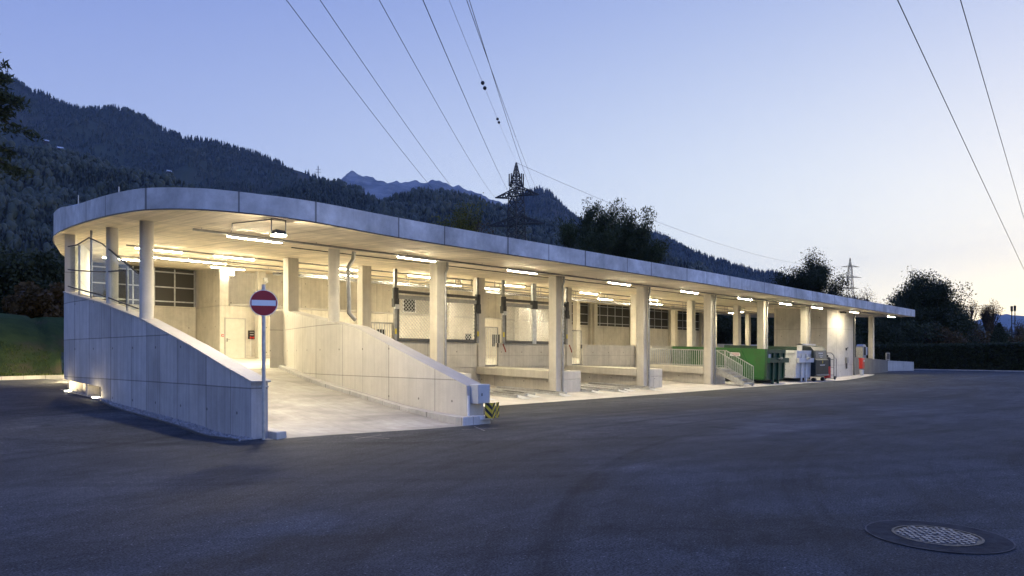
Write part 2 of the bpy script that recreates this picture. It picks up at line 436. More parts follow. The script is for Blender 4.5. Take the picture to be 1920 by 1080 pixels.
# ------------------------------------------------------------------ ground
def grid_obj(name, us, vs, fz, mat, skip=None):
    mb = MB(); n = len(us)
    for v in vs:
        for u in us: mb.v.append((u, v, fz(u, v)))
    for j in range(len(vs) - 1):
        for i in range(n - 1):
            if skip and skip((us[i] + us[i + 1]) / 2, (vs[j] + vs[j + 1]) / 2): continue
            mb.f.append([j * n + i, j * n + i + 1, (j + 1) * n + i + 1, (j + 1) * n + i]); mb.m.append(0); mb.sm.add(len(mb.f) - 1)
    return obj(name, mb, mat)
us = [-60, -30, -20] + list(np.arange(-16, 64.1, .8)) + [68, 72, 76, 80, 90, 100]
vs = [-60, -30, -15] + list(np.arange(-8, 34.1, .6)) + [36]
yard = grid_obj('asphalt_yard', us, vs, G, M['asphalt'], lambda u, v: (u < 4 and v > 34.2))
tag(yard, kind='structure')
far = grid_obj('ground', [-12000, -3000, -500, -120, -62, 102, 150, 600, 3000, 12000], [-12000, -3000, -300, -62, 35, 45, 120, 500, 3000, 12000],
               lambda u, v: -.25, M['meadow']); tag(far, kind='structure')

mb = MB()      # concrete apron in front of the container bays
edge = [(10.75, 15.9), (14, 16.0), (22, 16.15), (31, 16.5), (40, 16.7), (48, 16.95), (53.5, 17.55), (57, 18.4)]
lo = catmull([(a, b, 0) for a, b in edge], 6)
for p, q in zip(lo, lo[1:]):
    for a in range(8):
        f0 = a / 8; f1 = (a + 1) / 8
        pts = [(p.x, p.y + (23.25 - p.y) * f0), (q.x, q.y + (23.25 - q.y) * f0), (q.x, q.y + (23.25 - q.y) * f1), (p.x, p.y + (23.25 - p.y) * f1)]
        mb.add([(x, y, G(x, y) + .022) for x, y in pts], [(0, 1, 2, 3)])
tag(obj('concrete_apron', mb, M['apron']), kind='structure')

# ------------------------------------------------------------------ the hall (one building, many parts)
hall = thing('recycling_hall', 'long low open concrete hall with a rounded roof end and lit bays', 'building', (20, 20, 0))
front = [(4.95, 27.3), (4.45, 24.6), (4.22, 22.4), (4.12, 20.2), (4.12, 18.2), (4.2, 16.6), (4.42, 15.25), (5.05, 14.2), (5.95, 13.72), (6.9, 13.58), (7.9, 13.72), (9.25, 14.02), (11, 14.18), (13.33, 14.27), (17.3, 14.38), (21.3, 14.5), (25.5, 14.62), (32.2, 15.0), (45, 15.7), (60.2, 16.5)]
line = [Vector((p[0], p[1])) for p in catmull([(a, b, 0) for a, b in front], 10)]
back = [Vector(p) for p in ((62, 18.4), (65, 22.6), (75.5, 37.6), (30, 37.6), (7.4, 37.6), (6.1, 32.5))]
ring = line + back
def ZT(v, u=4):
    if u < 6: return ZC(v) + lerp_tab([(13.5, .41), (16, .45), (20.2, .49), (22.5, .66), (27.3, .8), (32, .6)], v)
    return ZC(v) + lerp_tab([(6, .41), (9.3, .484), (17, .49), (60, .546)], u)
mb = MB(); n = len(ring); L = 0
bot = [(p.x, p.y, ZC(p.y)) for p in ring]; top = [(p.x, p.y, ZT(p.y, p.x)) for p in ring]
mb.v = bot + top
for i in range(n):
    j = (i + 1) % n; d = (ring[j] - ring[i]).length
    mb.uv[len(mb.f)] = [(L, bot[i][2]), (L, top[i][2]), (L + d, top[j][2]), (L + d, bot[j][2])]
    mb.sm.add(len(mb.f)); mb.f.append([i, n + i, n + j, j][::-1] if False else [i, j, n + j, n + i]); mb.uv[len(mb.f) - 1] = [(L, bot[i][2]), (L + d, bot[j][2]), (L + d, top[j][2]), (L, top[i][2])]
    mb.m.append(0); L += d
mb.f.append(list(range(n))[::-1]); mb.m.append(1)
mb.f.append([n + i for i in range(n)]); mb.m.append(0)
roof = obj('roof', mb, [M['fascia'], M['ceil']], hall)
# thin metal drip edge under the fascia
mb = MB()
for a, b in zip(line, line[1:]):
    mb.bar((a.x, a.y, ZC(a.y) - .012), (b.x, b.y, ZC(b.y) - .012), .03, .024)
obj('drip_edge', mb, M['dark'], roof)
mb = MB()
for k, (u, v) in enumerate(((4.3, 18.2), (4.15, 21.5))):
    m2 = MB(); m2.cyl(u + .3, v, ZT(v) - .05, ZT(v) + .35, .012, 6); obj('lightning_rod', m2, M['galv'], roof)

# columns
def column(u, v, zb, zt, w=.4, d=.4):
    mb = MB(); mb.zbox(u - w / 2, v - d / 2, u + w / 2, v + d / 2, lambda x, y: zb, lambda x, y: ZC(y) + .02 if zt is None else zt)
    return obj('column', mb, M['column'], hall, bevel=.012)
def round_column(u, v, zb, r=.15):
    mb = MB(); mb.cyl(u, v, zb, ZC(v) + .02, r, 32); return obj('round_column', mb, M['column'], hall)
fcols = [column(u, 18.68, G(u, 18.68) - .05, None) for u in COLS]
for u in COLS: column(u + .03, 23.42, zr(23.4) - .05 if u < 38 else .2, None)
column(11.51, 23.42, 1.0, None)
for k in range(9): column(U0 + .1 + BAY * k, 33.1 if U0 + BAY * k < 39 else 36.3, zr(33) - .05, None)
for k in range(5, 8): column(U0 + BAY * k + 1.6, 29.5, zr(29.5) - .05, None, .36, .36)

# outer ramp wall with sloping top
PL = [(11.9, .99), (12.1, 1.04), (17.6, 2.38), (20.2, 2.87), (23.1, 3.33), (25, 3.5), (40, 3.6)]
lw = [(5.18, 12.08), (5.12, 13), (5.08, 14.8), (5.0, 16), (4.9, 17.4), (4.8, 18.5), (4.7, 20.2)]
lw2 = [(4.7, 20.2), (4.56, 21.4), (4.44, 22.6), (4.46, 23.3), (4.82, 24.8), (5.4, 26.8), (6.3, 30), (7.75, 36.6)]
ztop = lambda x, y: lerp_tab(PL, y)
mb = MB(); mb.wall(lw, .32, lambda x, y: G(x, y) - .15, ztop)
ow = obj('ramp_wall', mb, M['curved'], hall)
mb = MB(); mb.wall(lw2, .32, lambda x, y: G(4, y) + .34, ztop)
mb.v = mb.v; ow2 = obj('ramp_wall', mb, M['curved'], hall)
mb = MB()       # recessed foot behind the wall lamps
mb.wall([(5.02, 20.2), (4.9, 21.5), (4.8, 23.0), (4.86, 23.6)], .2, lambda x, y: G(4, y) - .15, lambda x, y: G(4, y) + .36)
mb.box((4.72, 20.205, .2), (5.1, 20.3, .72)); mb.box((4.62, 21.35, .2), (4.94, 21.5, .75)); mb.box((4.5, 22.75, .3), (4.84, 22.9, .85))
obj('wall_foot', mb, M['curved'], hall)
mb = MB(); mb.wall([(u + .02, v) for u, v in [(4.46, 23.3)] + lw2[4:]], .26, lambda x, y: ztop(x, y) - .05, lambda x, y: ZC(y) + .02)
obj('end_wall', mb, M['ramp_wall'], hall)
mb = MB(); off = [(u - .02, v) for u, v in lw + lw2[1:]]; off[0] = (off[0][0], 12.02)
mb.wall(off, .37, lambda x, y: lerp_tab(PL, y) + .002, lambda x, y: lerp_tab(PL, y) + .035)
obj('coping', mb, M['coping'], ow)
# inner ramp wall
PI = [(11.9, .83), (17.0, 2.35), (22.9, 3.09), (24, 3.2)]
iw = [(p.x, p.y) for p in catmull([(10.1, 11.9, 0), (10.15, 14, 0), (10.2, 16, 0), (10.32, 18.68, 0), (10.65, 20.6, 0), (11.3, 23.4, 0), (11.35, 23.62, 0)], 5)]
mb = MB(); mb.wall(iw, .5, lambda x, y: -.2, lambda x, y: lerp_tab(PI, y), mt=1)
iwo = obj('ramp_wall', mb, [M['ramp_wall'], M['coping']], hall)
# kerbs on the ramp
mb = MB(); kl = [(u - .26 if v > 12.2 else u - .3, v) for u, v in iw if v < 23.5]
mb.wall(kl, .255, lambda x, y: zr(y) - .2, lambda x, y: zr(y) + .13)
mb.hexa([(9.78, 11.66, -.2), (10.64, 11.66, -.2), (10.64, 11.896, -.2), (9.8, 11.896, -.2), (9.8, 11.68, .14), (10.62, 11.68, .14), (10.62, 11.896, .14), (9.8, 11.896, .14)])
obj('kerb', mb, M['kerb'], iwo, bevel=.015)
mb = MB(); mb.hexa([(5.515, 11.75, -.2), (5.78, 11.85, -.2), (5.74, 13.2, -.2), (5.46, 13.2, -.2), (5.515, 11.78, .13), (5.75, 11.87, .13), (5.72, 13.2, .17), (5.46, 13.2, .17)])
obj('kerb', mb, M['kerb'], ow, bevel=.02)

# ramp and deck
mb = MB()
vv = [11.55, 11.8, 12.2, 12.8, 13.4, 14, 15, 16, 17, 18, 19, 20, 21, 22, 23, 23.4]
def iwx(v): return lerp_tab([(b, a) for a, b in iw], v) + .1
def lwx(v): return lerp_tab([(b, a) for a, b in lw + lw2[1:]], v) + .15
for a, b in zip(vv, vv[1:]):
    for k in range(4):
        def P(v, f):
            l = lwx(max(v, 12.1)); r = iwx(max(v, 11.9)); v2 = v if v > 11.7 else 11.85 - .3 * f
            x = l + (r - l) * f; k = smooth(11.9, 13.4, v2); return (x, v2, (zr(v) + .024) * k + (G(x, v2) + .008) * (1 - k))
        mb.add([P(a, k / 4), P(a, (k + 1) / 4), P(b, (k + 1) / 4), P(b, k / 4)], [(0, 1, 2, 3)])
obj('ramp', mb, concrete('ramp_surface', (.31, .295, .265), pw=0, panel=.03, holes=False, mottle=.34, streak=.1, rough=.8), hall)
mb = MB()
for a, b in zip((23.4, 27, 31, 33.6), (27, 31, 33.6, 36.7)):
    L0 = lwx(a); L1 = lwx(b); xs = [None, 11, 16, 22, 28, 34, 40, 48, 58]
    for i in range(len(xs) - 1):
        p0 = xs[i] if xs[i] is not None else L0; p1 = xs[i] if xs[i] is not None else L1
        mb.add([(p0, a, zr(a) + .024), (xs[i + 1], a, zr(a) + .024), (xs[i + 1], b, zr(b) + .024), (p1, b, zr(b) + .024)], [(0, 1, 2, 3)])
mb.add([(58, 23.4, 1.07), (66, 23.4, .55), (74, 36.7, 1.0), (58, 36.7, 1.5)], [(0, 1, 2, 3)])
mb.add([(56, 20.2, 1.0), (66.5, 21.2, .13), (66, 23.4, .55), (58, 23.4, 1.07)], [(0, 1, 2, 3)])
mb.add([(66.5, 21.2, .13), (73, 20.2, .03), (73, 23, .03), (66, 23.4, .55)], [(0, 1, 2, 3)])
obj('deck', mb, M['floor'], hall)

# deck edge parapets
def flat_wall(name, u0, u1, v0, v1, z0, z1, mat='wall', parent=hall, bevel=.01):
    mb = MB(); zf0 = z0 if callable(z0) else (lambda x, y: z0); zf1 = z1 if callable(z1) else (lambda x, y: z1)
    mb.zbox(u0, v0, u1, v1, zf0, zf1); return obj(name, mb, M[mat], parent, bevel=bevel)
for a, b in ((11.86, 14.33), (15.95, 20.37), (21.72, 26.42), (27.8, 32.42), (34.1, 48.3)):
    flat_wall('parapet', a, b, 23.3, 23.55, 1.0, 2.12)
flat_wall('deck_wall', 11.0, 48.38, 23.36, 23.7, .1, 1.03)
# platforms with their piers
for k, u in enumerate(COLS[:4]):
    zt = lambda x, y: .9 + .028 * (y - 18.68); zb = lambda x, y: zt(x, y) - .33
    mb = MB(); mb.zbox(u - .205, 18.9, u + 1.32, 23.355, zb, zt); mb.zbox(u + .205, 18.46, u + 1.32, 18.9, zb, zt)
    pf = obj('platform', mb, M['column'], hall, bevel=.012)
    mb = MB(); mb.zbox(u + .05, 18.88, u + 1.2, 23.35, lambda x, y: G(x, y) - .1, lambda x, y: zb(x, y) - .004)
    mb.zbox(u + .205, 18.465, u + 1.315, 18.9, lambda x, y: G(x, y) - .1, lambda x, y: zb(x, y) - .012)
    obj('pier', mb, M['wall'], pf, bevel=.01)

# back of the hall: left window wall, core with door, upper wall, window wall
flat_wall('back_wall', 7.7, 12.8, 36.6, 36.9, 1.2, 4.02)
flat_wall('core_wall', 12.82, 38.4, 33.5, 36.9, 1.2, 3.96)
flat_wall('upper_wall', 13.3, 38.3, 34.6, 35.0, 3.965, lambda x, y: ZC(y) + .02)
flat_wall('upper_wall', 12.82, 13.25, 33.5, 36.9, 3.965, lambda x, y: ZC(y) + .02)
flat_wall('upper_wall', 38.0, 38.4, 33.51, 36.88, 3.965, lambda x, y: ZC(y) + .02)
flat_wall('core_ledge', 13.27, 38.37, 33.46, 34.58, 3.965, 4.06, 'coping')
flat_wall('back_wall', 38.42, 62.5, 36.6, 36.9, 1.2, 4.1)
flat_wall('back_wall', 62.5, 75.3, 36.6, 36.9, .6, 2.82)
for u in (39.2, 44.6, 50.4, 56.6, 62.3):
    flat_wall('pilaster', u - .22, u + .22, 36.35, 36.59, zr(36), lambda x, y: ZC(y) + .01, 'column')
def mesh_window(u0, u1, z0, z1, v, nx, rows=(.12, .5, .9)):
    mb = MB(); mb.box((u0, v, z0), (u1, v + .03, z1)); w = obj('window', mb, M['mesh'], hall)
    mb = MB()
    for i in range(nx + 1):
        x = u0 + (u1 - u0) * i / nx; mb.bar((x, v - .03, z0), (x, v - .03, z1), .055, .05, up=(0, 1, 0))
    for f in rows:
        z = z0 + (z1 - z0) * f; mb.bar((u0, v - .035, z), (u1, v - .035, z), .05, .055)
    obj('window_frame', mb, M['galv'], w)
mesh_window(7.95, 12.72, 4.02, 5.9, 36.62, 5)
for a, b, nx in ((38.6, 39.0, 1), (39.45, 44.35, 4), (44.85, 50.15, 5), (50.65, 56.35, 5), (56.85, 62.0, 5)):
    mesh_window(a, b, 4.1, 5.92, 36.62, nx)
# door and small fittings of the core wall
mb = MB(); mb.box((13.1, 33.47, 1.40), (14.02, 33.495, 3.32)); dr = obj('door', mb, M['cream'], hall)
mb = MB(); mb.box((13.04, 33.462, 1.4), (13.1, 33.497, 3.38)); mb.box((14.02, 33.462, 1.4), (14.08, 33.497, 3.38)); mb.box((13.1, 33.462, 3.32), (14.02, 33.497, 3.38))
obj('door_frame', mb, M['coping'], dr)
mb = MB(); mb.box((13.14, 33.44, 2.2), (13.18, 33.468, 2.38)); mb.bar((13.16, 33.43, 2.32), (13.3, 33.43, 2.32), .02); obj('handle', mb, M['steel'], dr)
for (a, b, z0, z1, v) in ((21.7, 22.25, 2.3, 3.05, 33.47), (28.3, 28.8, 2.2, 2.95, 33.47), (30.6, 31.3, 2.15, 2.95, 33.47), (36.9, 37.6, 2.2, 2.5, 33.47)):
    mb = MB(); mb.box((a, v, z0), (b, v + .025, z1)); w = obj('vent', mb, M['void'], hall)
    mb = MB()
    for q in range(7): mb.box((a, v - .02, z0 + (z1 - z0) * q / 7), (b, v, z0 + (z1 - z0) * q / 7 + .025))
    obj('louvre', mb, M['dark'], w)
mb = MB(); mb.box((24.3, 34.57, 4.25), (25.15, 34.598, 5.0)); w = obj('window', mb, M['void'], hall)
mb = MB()
for a, b in (((24.25, 34.56, 4.2), (24.3, 34.597, 5.05)), ((25.15, 34.56, 4.2), (25.2, 34.597, 5.05)), ((24.3, 34.56, 4.2), (25.15, 34.597, 4.25)), ((24.3, 34.56, 5.0), (25.15, 34.597, 5.05))): mb.box(a, b)
obj('window_frame', mb, M['white'], w)
# block at the right end, with its rounded front
mb = MB()
blk = [(48.42, 22.45), (48.42, 18.68)] + [(p.x, p.y) for p in catmull([(48.42, 18.68, 0), (50, 18.5, 0), (52, 18.5, 0), (53.3, 18.7, 0), (53.9, 19.3, 0), (54.1, 20.6, 0)], 6)][1:]
base = [(48.42 + 0, 22.45), (54.1, 22.45)]
pts = blk + [(54.1, 22.45)]
nb = len(pts); mb.v = [(x, y, -.1) for x, y in pts] + [(x, y, ZC(y) + .02) for x, y in pts]
for i in range(nb): j = (i + 1) % nb; mb.f.append([i, j, nb + j, nb + i]); mb.m.append(0)
mb.f.append(list(range(nb))[::-1]); mb.m.append(0); mb.f.append([nb + i for i in range(nb)]); mb.m.append(0)
M['block'] = concrete('concrete_block_wall', (.45, .43, .39), pw=2.3, ph=2.55, z0=.88, panel=.04, joint=.6, jw=.012)
block = obj('stair_block', mb, M['block'], hall)
mb = MB(); mb.bar((53.98, 18.85, 0), (53.98, 18.85, 4.75), .1); obj('downpipe', mb, M['steel'], hall)
# low walls of the exit ramp
mb = MB(); mb.wall([(54.1, 18.95), (60.5, 19.65), (67.2, 20.6)], -.3, lambda x, y: -.1, lambda x, y: 1.44 - .3 * (x - 54) / 13.2)
obj('exit_wall', mb, concrete('dark_exit_wall', (.17, .155, .13), pw=1.6, uv=True, panel=.06, streak=.25), hall)  # darker concrete than the far exit wall
mb = MB(); mb.wall([(70.2, 23.4), (75.5, 20.8)], -.3, lambda x, y: -.1, lambda x, y: 1.2 - .25 * (x - 70.2) / 5.3)
obj('exit_wall', mb, M['ramp_wall'], hall)
column(60.5, 19.8, 1.25, None, .36, .36)
# round columns on the outer wall and the inner ramp wall
round_column(5.02, 17.55, 2.3, .15); round_column(4.9, 20.0, 2.78, .14)
round_column(10.57, 18.68, 2.45, .17)
# downpipes on the front columns
def pipe(name, pts, r=.045):
    mb = MB(); mb.tube(pts, r, 10); return obj(name, mb, M['steel'], hall)
for u in COLS[:6]:
    z0 = G(u, 18.4); pipe('downpipe', [(u + .12, 18.41, z0), (u + .12, 18.41, 4.35), (u + .2, 18.41, 4.52), (u + .2, 18.41, 4.74)], .045)
pipe('downpipe', [(11.2, 18.5, 2.62), (10.98, 18.5, 2.82), (10.95, 18.5, 4.2), (11.0, 18.5, 4.3), (11.12, 18.5, 4.48), (11.15, 18.5, 4.72)], .065)

# glass screen on the outer wall
scr = thing('glass_screen', 'frameless glass screen with dark rails on the sloping outer ramp wall', 'glass screen', (4.85, 20, 2.8))
def lx(v): return lerp_tab([(b, a) for a, b in lw + lw2[1:]], v) + .12
TOP = [(17.9, 3.47), (20.4, 4.46), (21.3, 4.72), (22.2, 4.62), (23.4, 4.7)]
vs_ = [17.9, 18.6, 19.3, 19.85, 20.4, 21.3, 22.2, 23.1]
for a, b in zip(vs_, vs_[1:]):
    mb = MB(); q = [(a + .012, lerp_tab(PL, a) + .12), (b - .012, lerp_tab(PL, b) + .12), (b - .012, lerp_tab(TOP, b) - .02), (a + .012, lerp_tab(TOP, a) - .02)]
    mb.hexa([(lx(q[0][0]) - .008, q[0][0], q[0][1]), (lx(q[1][0]) - .008, q[1][0], q[1][1]), (lx(q[1][0]) + .008, q[1][0], q[1][1]), (lx(q[0][0]) + .008, q[0][0], q[0][1]),
             (lx(q[0][0]) - .008, q[3][0], q[3][1]), (lx(q[1][0]) - .008, q[2][0], q[2][1]), (lx(q[1][0]) + .008, q[2][0], q[2][1]), (lx(q[0][0]) + .008, q[3][0], q[3][1])])
    obj('pane', mb, M['glass'], scr)
def rail(pts, nm='rail', w=.03, m='dark'):
    mb = MB()
    for a, b in zip(pts, pts[1:]): mb.bar(a, b, w)
    return obj(nm, mb, M[m], scr)
rail([(lx(v) - .03, v, lerp_tab(TOP, v)) for v in (17.9, 20.4, 21.3, 22.2, 23.2)])
rail([(lx(v) - .03, v, lerp_tab(PL, v) + .2) for v in (17.9, 20.4, 22.2, 23.2)])
rail([(lx(v) - .03, v, z) for v, z in ((18.75, 3.62), (20.4, 3.72), (22.2, 3.9), (23.2, 4.02))])
for v, z in ((18.75, None), (21.3, ZC(21.3)), (22.2, None)):
    mb = MB(); mb.cyl(lx(v) + .02, v, lerp_tab(PL, v) + .03, z or lerp_tab(TOP, v), .028, 10); obj('post', mb, M['steel'], scr)

# ------------------------------------------------------------------ lamps, trunking, trays
lampdef = None
tubeR = []
def tube_proto():
    t = thing('tube_light', '', 'lamp', (0, 0, 0), 'tube lights under the roof')
    mb = MB(); mb.box((-.72, -.05, .012), (.72, .05, .06)); mb.box((-.72, -.05, -.012), (.72, -.036, .012)); mb.box((-.72, .036, -.012), (.72, .05, .012)); obj('housing', mb, M['white'], t, 'local')
    mb = MB(); mb.box((-.7, -.034, -.021), (.7, .034, .011)); obj('diffuser', mb, M['lamp'], t, 'local'); return t
proto = tube_proto(); used = [False]
def tube_light(u, v, drop, label):
    z = ZC(v) - drop
    if not used[0]: used[0] = True; o = proto; o.location = (u, v, z); o['label'] = label
    else: o = copy_thing(proto, label, (u, v, z))
    return o
rowA = [7.55, 12.7, 17.35, 23.1, 28.55, 34.0, 38.9, 43.4, 49.7, 57.4]
for i, u in enumerate(rowA): tube_light(u, 17.35, .13, f'{ORD[i]} tube light from the left in the row along the front roof edge')
rowB = [7.4, 9.9, 14.5, 18.2, 23.9, 29.8, 35.8]
for i, u in enumerate(rowB): tube_light(u, 24.5, .10, f'{ORD[i]} tube light from the left in the row above the deck edge gates')
rowC = [8.6, 10.1, 16.2, 22.3, 25.0, 35.2, 41, 53]
for i, u in enumerate(rowC): tube_light(u, 27.6, .14, f'{ORD[i]} tube light from the left in the middle row deep inside the hall')
rowD = [7.6, 11.6, 16.9, 22.8, 28.6, 35.6, 41, 47, 55.5]  # second tube added to brighten the back wall
for i, u in enumerate(rowD): tube_light(u, 29.4, .2, f'{ORD[i]} tube light from the left in the rearmost row before the back wall')
def trunk(v, u0, u1, drop, label, w=.06):
    mb = MB(); n = int((u1 - u0) / 3)
    mb.bar((u0, v, ZC(v) - drop), (u1, v, ZC(v) - drop), w, .05)
    t = thing('light_trunking', label, 'trunking', (u0, v, ZC(v) - drop)); obj('rail', mb, M['steel'], t)
    mb = MB()
    for k in range(n + 1):
        u = u0 + .2 + (u1 - u0 - .4) * k / n; mb.bar((u, v, ZC(v) - drop), (u, v, ZC(v)), .012)
    obj('hanger', mb, M['steel'], t); return t
trunk(17.35, 6.0, 58.6, .07, 'long grey lighting rail under the front roof edge', .07)
trunk(24.5, 6.4, 48, .05, 'grey lighting rail running above the deck edge gates', .045)
trunk(27.6, 8.0, 60, .05, 'grey lighting rail in the middle of the hall ceiling', .045)
trunk(29.4, 7.0, 60, .09, 'grey lighting rail nearest the back wall', .045)
mb = MB(); mb.tube([(9.5, 19.3, ZC(19.3) - .03), (30, 19.3, ZC(19.3) - .03), (47, 19.3, ZC(19.3) - .03)], .016, 6)
tag(obj('cable_conduit', mb, M['dark']), 'thin dark cable conduit clipped to the ceiling behind the front columns', 'conduit')
mb = MB(); z = ZC(24.2)
for k in range(14): mb.box((20 + k * .0, 24.2, z - .02), (20.01, 24.21, z - .019))
# perforated cable tray
tr = thing('cable_tray', 'perforated grey cable tray hanging along the hall behind the gates', 'cable tray', (12, 25.6, 4.6))
mb = MB(); v = 25.6; zt = ZC(v) - .52
mb.box((11.9, v - .15, zt), (47.5, v + .15, zt + .012)); mb.box((11.9, v - .15, zt + .012), (47.5, v - .138, zt + .035)); mb.box((11.9, v - .15, zt + .085), (47.5, v - .138, zt + .11)); mb.box((11.9, v + .138, zt + .012), (47.5, v + .15, zt + .11))
for k in range(int(35 / .16)):
    u = 11.95 + k * .16; mb.box((u, v - .15, zt + .035), (u + .07, v - .138, zt + .085))
obj('tray', mb, M['steel'], tr)
mb = MB()
for k in range(13):
    u = 12.4 + k * 2.9; mb.bar((u, v - .1, zt), (u, v - .1, ZC(v)), .02); mb.bar((u, v + .1, zt), (u, v + .1, ZC(v)), .02)
obj('hanger', mb, M['steel'], tr)
mb = MB(); mb.tube([(12, v - .05, zt + .05), (25, v - .04, zt + .05), (47, v - .06, zt + .05)], .03, 6); mb.tube([(12, v + .04, zt + .05), (30, v + .02, zt + .05), (47, v + .05, zt + .05)], .022, 6)
obj('cable', mb, M['dark'], tr)
# second light frame hanging by gate two
mb = MB()
for k, vv_ in enumerate((24.3, 25.1)):
    z = ZC(vv_) - .28; mb.bar((19.2, vv_, z), (22.6, vv_, z), .03)
    for u in (19.4, 20.9, 22.4): mb.bar((u, vv_, z), (u, vv_, ZC(vv_)), .03)
mb.bar((19.3, 24.3, ZC(24.3) - .28), (19.3, 25.1, ZC(25.1) - .28), .03); mb.bar((22.5, 24.3, ZC(24.3) - .28), (22.5, 25.1, ZC(25.1) - .28), .03)
tag(obj('ceiling_frame', mb, M['steel']), 'thin grey steel frame hung from the ceiling beside the wide mesh gate', 'steel frame')
# ceiling flood light above the ramp
fl = thing('flood_light', 'square flood light hanging on a bracket under the roof above the ramp', 'lamp', (6.6, 14.0, 4.25))
u, v = 6.6, 14.0; z = ZC(v)
mb = MB(); mb.hexa([(u - .13, v - .12, z - .34), (u + .13, v - .12, z - .34), (u + .13, v + .12, z - .34), (u - .13, v + .12, z - .34), (u - .1, v - .09, z - .24), (u + .1, v - .09, z - .24), (u + .1, v + .09, z - .24), (u - .1, v + .09, z - .24)])
obj('housing', mb, M['dark'], fl)
mb = MB(); mb.box((u - .12, v - .11, z - .36), (u + .12, v + .11, z - .342)); obj('lens', mb, M['flood'], fl)
mb = MB(); mb.bar((u - .16, v, z - .3), (u - .16, v, z), .02); mb.bar((u + .16, v, z - .3), (u + .16, v, z), .02); mb.bar((u - .16, v, z - .01), (u + .16, v, z - .01), .03, .018); obj('bracket', mb, M['steel'], fl)
mb = MB(); mb.tube([(u - .1, v, z - .015), (u - .35, 15.6, ZC(15.6) - .02), (u + .05, 16.6, ZC(16.6) - .02), (u + .3, 17.3, ZC(17.3) - .03)], .012, 6); obj('cable', mb, M['dark'], fl)
# lit box on the core corner
lb = thing('emergency_light', 'small glowing emergency light box on the corner pilaster', 'lamp', (12.95, 33.4, 5.6))
mb = MB(); mb.box((12.85, 33.2, 5.42), (13.4, 33.26, 5.72)); obj('light_panel', mb, M['exit'], lb)
mb = MB(); mb.box((12.9, 33.19, 5.72), (13.35, 33.27, 5.78)); mb.bar((13.1, 33.23, 5.78), (13.1, 33.23, ZC(33.2)), .02); obj('housing', mb, M['white'], lb)
# strip light washing down the pilaster
# foot lamps in the slot under the outer wall, two in view and more round the bend beside the lawn
for k, (v0, v1, lb) in enumerate(((20.31, 20.68, 'right-hand one beside the gravel'), (22.35, 22.74, 'left-hand one at the bend'), (28.6, 29.3, 'first one round the bend'), (31.0, 31.7, 'second one round the bend'), (33.6, 34.3, 'last one by the lawn kerb'))):
    xw = lerp_tab([(b_, a_) for a_, b_ in lw2], (v0 + v1) / 2); x0 = xw + .06 if k < 2 else xw - .13
    if k < 2:
        xg = xw - .03; vm = (v0 + v1) / 2; z = G(4, v0) + .02
        t = thing('foot_light', f'warm recessed foot light glowing under the outer wall, {lb}', 'lamp', (xg, vm, z), 'foot lights under the wall')
        mb = MB(); mb.cyl(xg, vm, z - .06, z + .03, .09, 16); obj('housing', mb, M['steel'], t)
        mb = MB(); mb.cyl(xg, vm, z + .031, z + .04, .075, 16); obj('diffuser', mb, M['foot'], t)
    else:
        z = G(4, v0) + .31
        t = thing('foot_light', f'warm recessed foot light glowing under the outer wall, {lb}', 'lamp', (x0, v0, z), 'foot lights under the wall')
        mb = MB(); mb.box((x0, v0 + .05, z - .12), (x0 + .012, v1 - .05, z)); obj('diffuser', mb, M['bend'], t)
        mb = MB(); mb.box((x0 + .014, v0 + .03, z - .14), (x0 + .10, v1 - .03, z + .02)); obj('housing', mb, M['steel'], t)

# bulkhead lamps on the outer face of the end wall light the lawn and its kerb
for k, v0 in enumerate((29.5, 32.5, 35.5)):
    xw = lerp_tab([(b_, a_) for a_, b_ in lw2], v0)
    t = thing('wall_light', f'{ORD[k]} bulkhead lamp on the wall facing the lawn bank, counted from the yard', 'lamp', (xw, v0, 2.9), 'bulkhead lamps facing the lawn')
    mb = MB(); mb.box((xw - .14, v0 - .2, 2.86), (xw - .02, v0 + .2, 2.94)); obj('housing', mb, M['steel'], t)
    mb = MB(); mb.hexa([(xw - .16, v0 - .18, 2.72), (xw - .02, v0 - .18, 2.72), (xw - .02, v0 + .18, 2.72), (xw - .16, v0 + .18, 2.72), (xw - .13, v0 - .18, 2.858), (xw - .02, v0 - .18, 2.858), (xw - .02, v0 + .18, 2.858), (xw - .13, v0 + .18, 2.858)]); obj('diffuser', mb, M['bulk'], t)
# ceiling cameras and core fittings
def small(name, label, cat, parts):
    t = thing(name, label, cat, parts[0][1].v[0])
    for nm, mb, m in parts: obj(nm, mb, M[m], t)
    return t
a = MB(); a.box((14.72, 32.8, 5.28), (14.9, 32.9, 5.4)); b = MB(); b.sphere((14.81, 32.76, 5.2), .09, n=8)
small('dome_camera', 'white dome camera on the column behind the round road sign', 'camera', [('bracket', a, 'white'), ('lens', b, 'white')])
a = MB(); a.box((50.2, 18.2, 4.55), (50.35, 18.48, 4.66)); b = MB(); b.sphere((50.27, 18.15, 4.58), .07, n=8)
small('dome_camera', 'black dome camera under the ceiling of the right end block', 'camera', [('bracket', a, 'dark'), ('lens', b, 'black')])
a = MB(); a.box((14.2, 33.42, 2.36), (14.52, 33.498, 2.78)); b = MB(); b.box((14.26, 33.41, 2.66), (14.46, 33.419, 2.72)); c_ = MB(); c_.box((14.27, 33.41, 2.55), (14.45, 33.419, 2.59))
d_ = MB(); d_.disc((14.3, 33.4, 2.43), (0, 1, 0), .05, .03, 14); e_ = MB(); e_.disc((14.43, 33.4, 2.43), (0, 1, 0), .05, .03, 14); f_ = MB(); f_.bar((14.34, 33.48, 1.5), (14.34, 33.48, 2.36), .025)
small('control_panel', 'black control box with two red sockets beside the cream door', 'control box', [('case', a, 'black'), ('display', b, 'steel'), ('switch_row', c_, 'boxgrey'), ('socket', d_, 'red'), ('socket', e_, 'red'), ('conduit', f_, 'white')])
